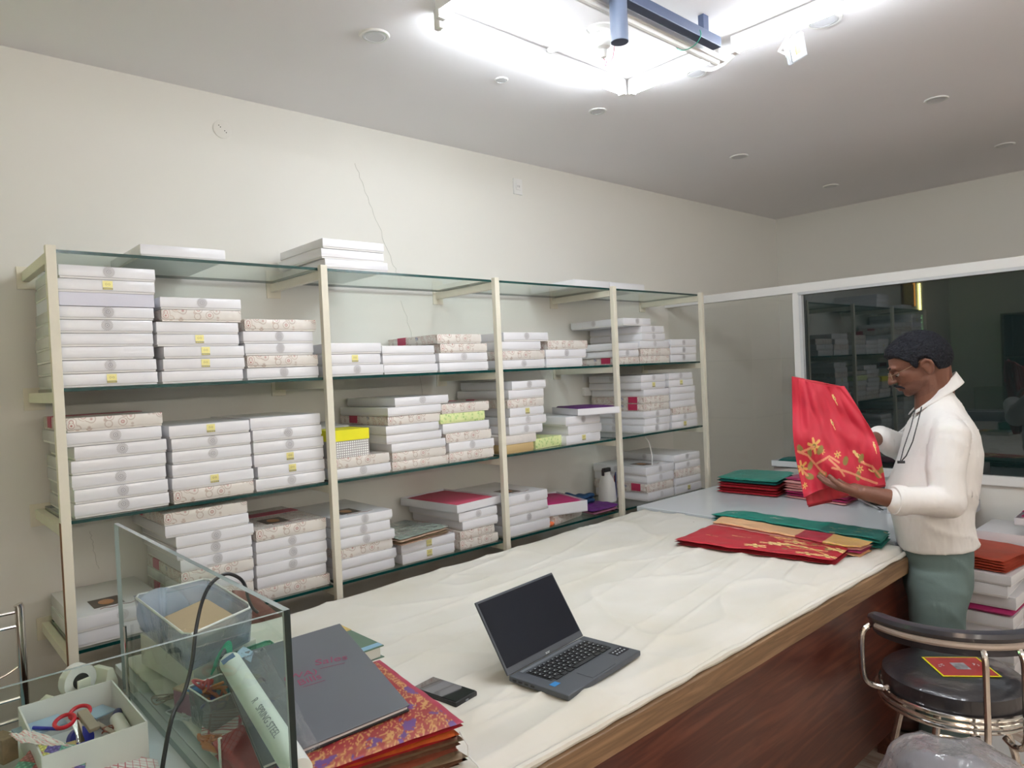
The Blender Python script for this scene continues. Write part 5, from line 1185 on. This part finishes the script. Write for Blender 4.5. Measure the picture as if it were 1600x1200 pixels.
# near hand: palm up under the cloth, four fingers and a thumb
fd = (D(1300, 756, 2.58) - WrN).normalized(); fs_ = (Vector((0, 0, 1)).cross(fd)).normalized(); fn_ = fd.cross(fs_).normalized()
if fn_.z < 0: fn_ = -fn_
PB = WrN
def hp3(a, b, c): return PB + fd * a + fs_ * b + fn_ * c
body.cap(hp3(.0, 0, 0), hp3(.035, 0, .0), .026, .026, 14)
for b in (-.026, -.009, .009, .026): body.cap(hp3(.01, b * .6, 0), hp3(.082, b, 0), .017, .0115, 12)
side = 1 if fs_.dot(-cf) > 0 else -1    # towards the viewer
for b, L1, r0 in ((side * .031, .075, .0092), (side * .0105, .084, .0096), (-side * .0105, .079, .0092), (-side * .031, .062, .0082)):
    p = [hp3(.080, b, 0), hp3(.080 + L1 * .45, b * 1.12, .006), hp3(.080 + L1 * .75, b * 1.18, .014), hp3(.080 + L1, b * 1.2, .024)]
    body.chain(p, [r0 * 1.1, r0, r0 * .92, r0 * .78], 12)
body.chain([hp3(.020, side * .028, .004), hp3(.050, side * .052, .016), hp3(.078, side * .060, .030), hp3(.098, side * .058, .042)], [.0145, .0125, .0105, .0085], 12)
# far hand: gripping the far edge from behind
fd2 = (D(1328, 676, 2.69) - WrF).normalized(); fs2 = Vector((0, 0, 1)).cross(fd2).normalized(); fn2 = fd2.cross(fs2)
def hq(a, b, c): return WrF + fd2 * a + Vector((0, 0, 1)) * b + fs2 * c
for b in (-.024, -.008, .008, .024): body.cap(hq(.0, b * .5, 0), hq(.060, b, 0), .017, .0115, 12)
for b, L1 in ((-.027, .055), (-.009, .068), (.009, .070), (.027, .062)):
    body.chain([hq(.058, b, 0), hq(.058 + L1 * .5, b * 1.1, -.002), hq(.058 + L1, b * 1.15, .008)], [.010, .009, .0075], 12)
body.chain([hq(.015, .028, .0), hq(.045, .052, .01), hq(.070, .060, .02)], [.014, .0115, .009], 12)
# legs (inside the trousers) down to the feet
def atz(px, dep, z):
    q = D(px, 1000, dep); return Vector((q.x, q.y, z))
AnN, AnF = atz(1472, 2.58, .09), atz(1462, 2.76, .09)
KnN, KnF = atz(1466, 2.57, .46), atz(1458, 2.74, .46)
HiN, HiF = D(1464, 895, 2.57), D(1464, 890, 2.75)
body.chain([HiN - Uv * .03, KnN, AnN], [.060, .052, .036], 16); body.chain([HiF - Uv * .03, KnF, AnF], [.060, .052, .036], 16)
for A in (AnN, AnF): body.cap(A + Vector((0, 0, -.03)), A + Fv * .13 + Vector((0, 0, -.06)), .036, .024, 12)
b_o = remeshed(body, 'body', 'skin', .0034, man, smooth=2, mats=['skin', 'stubble'])
for p_ in b_o.data.polygons:
    w_ = HR.transposed() @ (b_o.data.vertices[p_.vertices[0]].co + Vector(man.location) - HO); nz_ = .006 * mn.noise(w_ * 90)
    if -.13 < w_.z < -.058 - .35 * max(0, .085 - w_.x) + nz_ and w_.x > .015 + nz_ and not (-.083 < w_.z < -.060 and w_.x > .104): p_.material_index = 1

# hair cap
def skull(th, phi):
    d = Vector((math.cos(phi) * math.cos(th), math.cos(phi) * math.sin(th), math.sin(phi)))
    # support of the two skull ellipsoids along d
    best = 0
    for c, r_ in ((Vector((.004, 0, .004)), (.098, .076, .080)), (Vector((-.012, 0, -.012)), (.088, .074, .080)), (Vector((.045, 0, 0)), (.058, .064, .060))):
        # ray from origin
        A = sum((d[i] / r_[i]) ** 2 for i in range(3)); B = sum(d[i] * c[i] / r_[i] ** 2 for i in range(3)); C_ = sum((c[i] / r_[i]) ** 2 for i in range(3)) - 1
        q = B * B - A * C_
        if q > 0: best = max(best, (B + math.sqrt(q)) / A)
    return d * best
def hairline(x, ay):
    # lowest height of hair at forward position x (head frame)
    pts = [(-.11, -.085), (-.06, -.082), (-.030, -.070), (-.022, -.035), (-.010, -.010), (.012, -.008), (.026, -.030), (.034, -.030), (.040, -.004), (.058, .026), (.075, .040), (.12, .044)]
    for i in range(len(pts) - 1):
        if x <= pts[i + 1][0]:
            t = (x - pts[i][0]) / (pts[i + 1][0] - pts[i][0]); return pts[i][1] + (pts[i + 1][1] - pts[i][1]) * max(0, t)
    return .044
hm = MB(); vs = []; nu_, nv_ = 150, 90
for j in range(nv_ + 1):
    for i in range(nu_):
        th = 2 * PI * i / nu_; phi = -1.15 + (PI / 2 + 1.15) * j / nv_; p = skull(th, phi)
        ed = p.z - hairline(p.x, abs(p.y)); t = max(0, min(1, ed / .012)) ** .5
        nz = mn.noise(p * 170) * .0016 + mn.noise(p * 70) * .0022
        thick = (.0125 + .004 * max(0, p.z / .08) + (.003 if p.x > .05 else 0)) * t + nz * t - .004 * (1 - t)
        if ed < -.006: thick = -.012
        vs.append(hpnt(*(p + p.normalized() * thick)))
fs = [(j * nu_ + i, j * nu_ + (i + 1) % nu_, (j + 1) * nu_ + (i + 1) % nu_, (j + 1) * nu_ + i) for j in range(nv_) for i in range(nu_)]
hm.add(vs, fs); hm.build('hair', 'hair', parent=man, smooth=True, sharp=180)
for s_ in (1, -1):
    e = MB().ell(hpnt(.0905, s_ * .030, -.0195), .0105, HR, 14).build('eye', 'eye_white', parent=man, smooth=True)
    MB().ell(hpnt(.0985, s_ * .031, -.0235), (.004, .005, .005), HR, 10).build('iris', 'eye_dark', parent=e, smooth=True)
    MB().ell(hpnt(.0925, s_ * .030, -.0145), (.0105, .0135, .0075), HR, 14).build('eyelid', 'skin', parent=man, smooth=True)
    MB().tube([hpnt(.108, s_ * .012, .006), hpnt(.106, s_ * .026, .011), hpnt(.094, s_ * .042, .007)], [.002, .0032, .0018], 8).build('eyebrow', 'hair', parent=man, smooth=True)
    MB().tube(ringpts(hpnt(.115, s_ * .030, -.018), .017, .012, hy, hz - hx * .15, 24), .0008, 6, closed=True).build('spectacle_rim', 'gold_wire', parent=man, smooth=True)
    MB().tube([hpnt(.113, s_ * .046, -.014), hpnt(.07, s_ * .069, -.014), hpnt(.01, s_ * .080, -.012)], .0009, 6).build('spectacle_arm', 'gold_wire', parent=man, smooth=True)
MB().tube([hpnt(.115, .013, -.015), hpnt(.122, 0, -.012), hpnt(.115, -.013, -.015)], .0009, 6).build('spectacle_bridge', 'gold_wire', parent=man, smooth=True)
mb = MB()
for s_ in (1, -1): mb.tube([hpnt(.1215, s_ * .001, -.0565), hpnt(.1175, s_ * .013, -.0590), hpnt(.1065, s_ * .025, -.0680), hpnt(.098, s_ * .029, -.080)], [.0045, .0052, .0040, .002], 8)
mb.build('moustache', 'hair', parent=man, smooth=True)
# trousers
tr_ = MB()
ringloft(tr_, [RP(1464, 950, 36, .145), RP(1463, 905, 46, .157), RP(1462, 865, 48, .158), RP(1460, 825, 45, .148)])
def legring(c, a, b): return (c, a * .92, b * .92, 0)
for Hp, Kn, An in ((HiN, KnN, AnN), (HiF, KnF, AnF)):
    ringloft(tr_, [legring(An + Vector((0, 0, -.045)), .085, .072), legring(An.lerp(Kn, .5), .078, .072), legring(Kn, .088, .080), legring(Kn.lerp(Hp, .45), .098, .090), legring(Kn.lerp(Hp, .8), .104, .086), legring(Hp + Vector((0, 0, .01)), .094, .070)], 24)
def wr(sc, amp, dirz=1.0, seed=0):
    def f(co, n):
        a = mn.noise(Vector((co.x * 5 * sc, co.y * 5 * sc, co.z * 2.0 * sc * dirz + seed)))
        b = 1 - abs(mn.noise(Vector((co.x * 5.5 * sc + co.z * 4, co.y * 5.5 * sc, co.z * 4.5 * sc + seed + 3)))) * 2.2
        return n * (amp * a + amp * .9 * max(0, b) ** 2)
    return f
remeshed(tr_, 'trousers', 'trouser', .007, man, smooth=4, disp=wr(1, .007, .6, 4))
# shirt
st = MB()
ringloft(st, [RP(1464, 850, 54, .172, -.10), RP(1461, 836, 54, .170, -.06), RP(1456, 812, 55, .166), RP(1453, 788, 58, .166), RP(1455, 762, 62, .176), RP(1463, 735, 58, .182), RP(1470, 705, 54, .182), RP(1470, 682, 49, .182), RP(1469, 662, 42, .168), RP(1469, 644, 31, .132), RP(1469, 627, 24, .088), RP(1466, 612, 19, .062)], 32)
def sleeve(pts, rs): st.chain(pts, rs, 20)
sleeve([ShN + Vector((0, 0, -.005)), ShN.lerp(ElN, .5) + Fv * .008, ElN], [.062, .062, .054]); sleeve([ElN, ElN.lerp(CuN, .6), CuN + (CuN - ElN).normalized() * -.01], [.056, .053, .050])
sleeve([D(1473, 652, 2.60), ShN], [.046, .060]); sleeve([D(1462, 650, 2.73), ShF], [.046, .056])
sleeve([ShF, ElF], [.062, .056]); sleeve([ElF, CuF], [.056, .046])
shirt = remeshed(st, 'shirt', 'shirt', .0058, man, smooth=5, disp=wr(1.0, .0080, .7, 1))
def cuff(c, ax, r_, w, nm='cuff'):
    ax = ax.normalized(); q = Vector((0, 0, 1)).rotation_difference(ax).to_matrix()
    pr = [(r_ * .80, 0), (r_ * 1.0, -.001), (r_ * 1.10, .006), (r_ * 1.12, w * .5), (r_ * 1.08, w), (r_ * .95, w + .003)]
    MB().lathe(pr, 28, c, rot=q).build(nm, 'shirt', parent=man, smooth=True)
cuff(CuN + (CuN - ElN).normalized() * .020, (ElN - CuN), .048, .040); cuff(CuF + (CuF - ElF).normalized() * .012, (ElF - CuF), .044, .034)
# collar: band round the neck with two points
mb = MB()
cc = D(1468, 611, DM)
def colf_(u, v):
    a = -2.8 + 5.6 * u; fwd = -math.cos(a); sd_ = math.sin(a); rad = .056 + .024 * v + .030 * v * max(0, fwd)
    return cc + Fv * (fwd * rad) + Lv * (sd_ * rad * 1.03) + Uv * (-fwd * .050 + .022 - .040 * v - .030 * v * max(0, fwd) ** 4)
mb.grid(colf_, 40, 6); o = mb.build('collar', 'shirt', parent=man, smooth=True, sharp=180); s_ = o.modifiers.new('s', 'SOLIDIFY'); s_.thickness = .004
# chest cord with clip
cordp = [D(1440, 636, 2.575), D(1434, 660, 2.535), D(1426, 690, 2.52), D(1416, 712, 2.53), D(1409, 720, 2.54)]
MB().tube(cordp, .0022, 6).tube([D(1430, 640, 2.60), D(1423, 668, 2.565), D(1412, 700, 2.555), D(1407, 720, 2.545)], .0018, 6).build('neck_cord', 'cable_black', parent=man, smooth=True)
MB().tube([D(1402, 722, 2.54), D(1414, 722, 2.53)], .005, 8).build('cord_clip', 'rubber', parent=man, smooth=True)
for A in (AnN, AnF):
    mb = MB(); mb.cap(A + Fv * -.05 + Vector((0, 0, -.052)), A + Fv * .05 + Vector((0, 0, -.050)), .038, .042, 16).cap(A + Fv * .05 + Vector((0, 0, -.050)), A + Fv * .16 + Vector((0, 0, -.056)), .042, .032, 16)
    for v in mb.v: v.z = max(v.z, .004)
    mb.build('shoe', 'shoe_brown', parent=man, smooth=True)

# ------------------------------------------------------------------ piles of trays right of the man
def pile_box(x0, y0, z0, w, d, h, label, kind='W', group='white boxes piled on the floor', rz=0):
    return box_thing(kind, (x0, y0, z0), w, d, h, label, group, rz)
px0, py0 = 3.33, .765
zz_ = .002; names = ['bottom', 'second', 'third', 'fourth', 'fifth', 'sixth', 'seventh', 'eighth', 'ninth']
hs_ = [.058] * 6
for k in range(5):
    pile_box(px0 + rnd.uniform(-.012, .012), py0 - .0, zz_, .30, .26, .056, 'white box, %s of the floor pile behind the chair' % names[k], rz=rnd.uniform(-.03, .03)); zz_ += .057
folded('folded_saree', [Vector((px0 - .004, py0 - .004, zz_)), Vector((px0 + .29, py0 - .004, zz_)), Vector((px0 + .29, py0 + .25, zz_)), Vector((px0 - .004, py0 + .25, zz_))], .024, 1, ['magenta'], 'magenta saree pressed low in the floor pile of white boxes', seed=101, wav=.001); zz_ += .026
for k in range(2):
    pile_box(px0 + rnd.uniform(-.01, .01), py0, zz_, .30, .26, .054, 'white box, %s above the lower magenta saree' % ('first' if k == 0 else 'second'), rz=rnd.uniform(-.03, .03)); zz_ += .055
folded('folded_saree', [Vector((px0 - .004, py0 - .004, zz_)), Vector((px0 + .29, py0 - .004, zz_)), Vector((px0 + .29, py0 + .25, zz_)), Vector((px0 - .004, py0 + .25, zz_))], .026, 1, ['magenta'], 'magenta saree layered higher in the floor pile of white boxes', seed=102, wav=.001); zz_ += .028
pile_box(px0 + .01, py0 - .01, zz_, .31, .27, .052, 'white box directly above the higher magenta saree'); zz_ += .053
pile_box(px0 - .02, py0 + .01, zz_, .31, .26, .050, 'white box near pile top, pushed toward the man', rz=.04); zz_ += .051
pile_box(px0 - .03, py0 - .005, zz_, .33, .28, .042, 'wide white box directly under the folded orange saree', rz=-.05); zz_ += .043
folded('folded_saree', [Vector((px0 - .01, py0 + .02, zz_)), Vector((px0 + .30, py0 - .02, zz_)), Vector((px0 + .34, py0 + .25, zz_)), Vector((px0 + .02, py0 + .30, zz_))], .055, 5, ['orange_silk'], 'orange-red folded saree on top of the floor pile', seed=103, wav=.006)
px1, py1 = 3.67, .675
zz2 = .002
for k in range(11):
    pile_box(px1 + rnd.uniform(-.012, .012), py1, zz2, .285, .28, .056, 'white box in rear floor pile below the window, %s' % (names + ['tenth', 'eleventh'])[k], rz=rnd.uniform(-.03, .03)); zz2 += .0575
pile_box(px1 - .02, py1 + .02, zz2, .29, .28, .056, 'white box beside the teal cloth in the rear pile'); zz2 += .0575
folded('folded_cloth', [Vector((px1 - .04, py1 - .10, zz2)), Vector((px1 + .22, py1 - .10, zz2)), Vector((px1 + .22, py1 + .12, zz2)), Vector((px1 - .03, py1 + .10, zz2))], .045, 2, ['teal_cloth'], 'bright teal cloth lying on the rear pile of boxes', 'cloth', seed=104, wav=.006)
zz2 += .048
open_tray((px1 - .05, py1 - .12, zz2), .28, .26, .032, 'shallow white tray above the teal cloth', .03)
folded('wrapped_saree', [Vector((px1 - .035, py1 - .10, zz2 + .006)), Vector((px1 + .22, py1 - .10, zz2 + .006)), Vector((px1 + .24, py1 + .11, zz2 + .006)), Vector((px1 - .03, py1 + .12, zz2 + .006))], .062, 3, ['magenta_wrap'] if 'magenta_wrap' in MATS else ['magenta'], 'plastic-wrapped maroon saree on the topmost tray by the window', seed=105, wav=.008)

# ------------------------------------------------------------------ round chairs
def arc(c, r_, a0, a1, z, n=24, zf=None): return [Vector((c[0] + r_ * math.cos(a0 + (a1 - a0) * k / n), c[1] + r_ * math.sin(a0 + (a1 - a0) * k / n), z if zf is None else zf(k / n))) for k in range(n + 1)]
def make_chair(c, az, label, card=True):
    c = Vector((c[0], c[1], 0)); root = thing('round_chair', c, label, 'chair', 'round chrome chairs')
    zs_ = .47
    MB().lathe([(.17, zs_ - .045), (.196, zs_ - .035), (.200, zs_ - .005), (.196, zs_ + .018), (.18, zs_ + .030), (.10, zs_ + .036), (.001, zs_ + .037)], 48, c).build('seat', 'black_wrap', parent=root, smooth=True)
    if card:
        dd = (D(1500, 1000, 2.2) - D(1400, 985, 2.2)); ca = math.atan2(dd.y, dd.x) - .12
        M_ = Matrix.Rotation(ca, 3, 'Z'); cc_ = c + M_ @ Vector((.025, .0, zs_ + .0385))
        k_ = MB().box(cc_, (.168, .145, .0012), M_).build('yellow_card', 'yellow_lid', parent=root)
        MB().box(cc_ + Vector((0, 0, .001)), (.157, .134, .0008), M_).build('red_print', 'card_red', parent=k_)
        MB().box(cc_ + Vector((0, 0, .0018)), (.042, .050, .0006), M_).build('photo_print', 'photo_grey', parent=k_)
        mb = MB()
        for i in range(7): mb.box(cc_ + M_ @ Vector((-.055 + .008 * math.cos(i), .004 + .010 * math.sin(i * 1.3), .0018)), (.004, .003, .0005), M_)
        for i in range(5): mb.box(cc_ + M_ @ Vector((.050 + .007 * math.cos(i * 2), .012 + .008 * math.sin(i * 1.7), .0018)), (.004, .003, .0005), M_)
        mb.build('white_print', 'legend', parent=k_)
    for k, (r_, z) in enumerate(((.208, zs_ - .030), (.214, zs_ - .048), (.208, zs_ - .066))): MB().tube(arc(c, r_, 0, 2 * PI * 47 / 48, z, 47), .0065, 8, closed=True).build('seat_ring', 'chrome', parent=root, smooth=True)
    # curved back pad
    A0, A1 = az - R(88), az + R(88); mb = MB(); n = 40
    zb = .665
    prof = [(.236, -.040), (.228, -.028), (.226, .020), (.232, .034), (.250, .040), (.266, .034), (.270, .022), (.262, .012), (.252, -.005), (.246, -.036)]
    vs = []
    for k in range(n + 1):
        t = k / n; a = A0 + (A1 - A0) * t; e = min(1, (min(t, 1 - t) / .06)) ** .5; dz = -.012 * math.cos((t - .5) * 2 * PI) * 0 + .010 * math.cos((t - .5) * PI)
        for (r_, z) in prof:
            rr_ = .248 + (r_ - .248) * (.25 + .75 * e); z_ = zb + z * (.25 + .75 * e) + dz; vs.append(c + Vector((rr_ * math.cos(a), rr_ * math.sin(a), z_)))
    m = len(prof)
    mb.add(vs, [(k * m + j, k * m + (j + 1) % m, (k + 1) * m + (j + 1) % m, (k + 1) * m + j) for k in range(n) for j in range(m)] + [tuple(range(m)), tuple(n * m + j for j in range(m))])
    mb.build('backrest', 'black_vinyl', parent=root, smooth=True, sharp=50)
    MB().tube(arc(c, .256, az - R(76), az + R(76), zb - .001, 36, lambda t: zb - .003 + .010 * math.cos((t - .5) * PI * .86)), .0105, 10).build('back_rail', 'taped_rail', parent=root, smooth=True)
    for da in (-84, -9.5, 12, 84):
        a = az + R(da); u = Vector((math.cos(a), math.sin(a), 0))
        rr_ = .262
        ps = [c + u * .256 + Uv * zb, c + u * (rr_ + .012) + Uv * (zb - .03), c + u * (rr_ + .014) + Uv * .56, c + u * (rr_ + .014) + Uv * .44, c + u * (rr_ + .006) + Uv * .395, c + u * .235 + Uv * .375, c + u * .20 + Uv * .385]
        if abs(da) > 50: ps = [c + u * .256 + Uv * (zb - .01), c + u * (rr_ + .020) + Uv * (zb - .04), c + u * (rr_ + .022) + Uv * .52, c + u * (rr_ + .008) + Uv * .475, c + u * .225 + Uv * .455, c + u * .205 + Uv * .455]
        MB().tube(spl(ps), .0088, 10).build('back_support', 'chrome', parent=root, smooth=True)
    for k in range(4):
        a = az + R(45 + 90 * k); u = Vector((math.cos(a), math.sin(a), 0))
        MB().tube([c + u * .13 + Uv * .405, c + u * .16 + Uv * .30, c + u * .20 + Uv * .12, c + u * .22 + Uv * .006][::1], .0105, 10).build('leg', 'chrome', parent=root, smooth=True)
    MB().tube(arc(c, .178, 0, 2 * PI * 31 / 32, .20, 31), .006, 8, closed=True).build('foot_ring', 'chrome', parent=root, smooth=True)
    return root
mat('card_red', (.42, .04, .04), .4, var=.35, vscale=30, coat=.6); mat('photo_grey', (.28, .27, .28), .4, var=.9, vscale=60, coat=.5); mat('taped_rail', (.50, .42, .36), .4, metal=.2, bump=.3, bscale=40)
mat('magenta_wrap', (.24, .01, .08), .2, coat=1, bump=.6, bscale=18)
make_chair((2.475, .735), R(223), 'round black-seated chrome chair with a red and yellow card on seat')
make_chair((2.98, .36), R(200), 'second round chrome chair cut off by right edge of view', card=False)

# plastic bag on the floor
bgc = D(1462, 1200, 1.66); bgc.z = 0
pb = thing('plastic_bag', bgc, 'large translucent plastic bag of stock on floor before chair', 'bag')
def bagf(u, v, s=1.0):
    a = u * 2 * PI; t = v * PI; e = .62
    sg = lambda x, k: math.copysign(abs(x) ** k, x)
    q_ = Vector((sg(math.cos(a), e) * sg(math.sin(t), .55), sg(math.sin(a), e) * sg(math.sin(t), .55), -sg(math.cos(t), .6)))
    p = Vector((q_.x * .165, q_.y * .14, .29 + q_.z * .285)); n1 = mn.noise(p * 5 + Vector((3, 1, 2))); r1 = 1 - abs(mn.noise(p * 7)) * 2.5; r2 = 1 - abs(mn.noise(p * 15 + Vector((5, 0, 0)))) * 2.5
    k = 1 + .20 * n1 + .06 * max(0, r1) ** 2 + .035 * max(0, r2) ** 2
    p = Vector((p.x * k * s, p.y * k * s, max(.003, .29 + (p.z - .29) * (1 + .08 * n1 + .05 * max(0, r1)) * s)))
    return bgc + cr * p.x + Vector((cf.x, cf.y, 0)) * p.y + Vector((0, 0, p.z)) + cr * (.05 * (p.z / .6)) 
mb = MB(); mb.grid(bagf, 140, 100, closeu=True); mb.build('film', 'bag', parent=pb, smooth=True, sharp=180)
mb = MB(); mb.grid(lambda u, v: bagf(u, v, .86), 80, 60, closeu=True); mb.build('contents', 'bag_dark', parent=pb, smooth=True, sharp=180)
# floor scraps
q = T(1560, 1165, .002); o = MB().box(Vector((q.x, q.y, .0015)), (.25, .18, .001), Matrix.Rotation(.9, 3, 'Z')).build('paper_sheet', 'paper_white'); tag(o, 'pale sheet of paper lying on floor right of the plastic bag', 'paper')
P = [T(1380, 1112, .004), T(1400, 1108, .004), T(1415, 1115, .004), T(1420, 1125, .004)]
o = MB().tube(P, .003, 6).build('floor_cable', 'cable_black', smooth=True); tag(o, 'thin dark cable curling on the floor beside counter', 'cable')
q = T(1455, 1128, .03); o = MB().ell((q.x, q.y, .035), (.04, .03, .033), n=14).build('teal_bundle', 'green_net', smooth=True); tag(o, 'small teal bundle on the floor beyond the plastic bag', 'bundle')
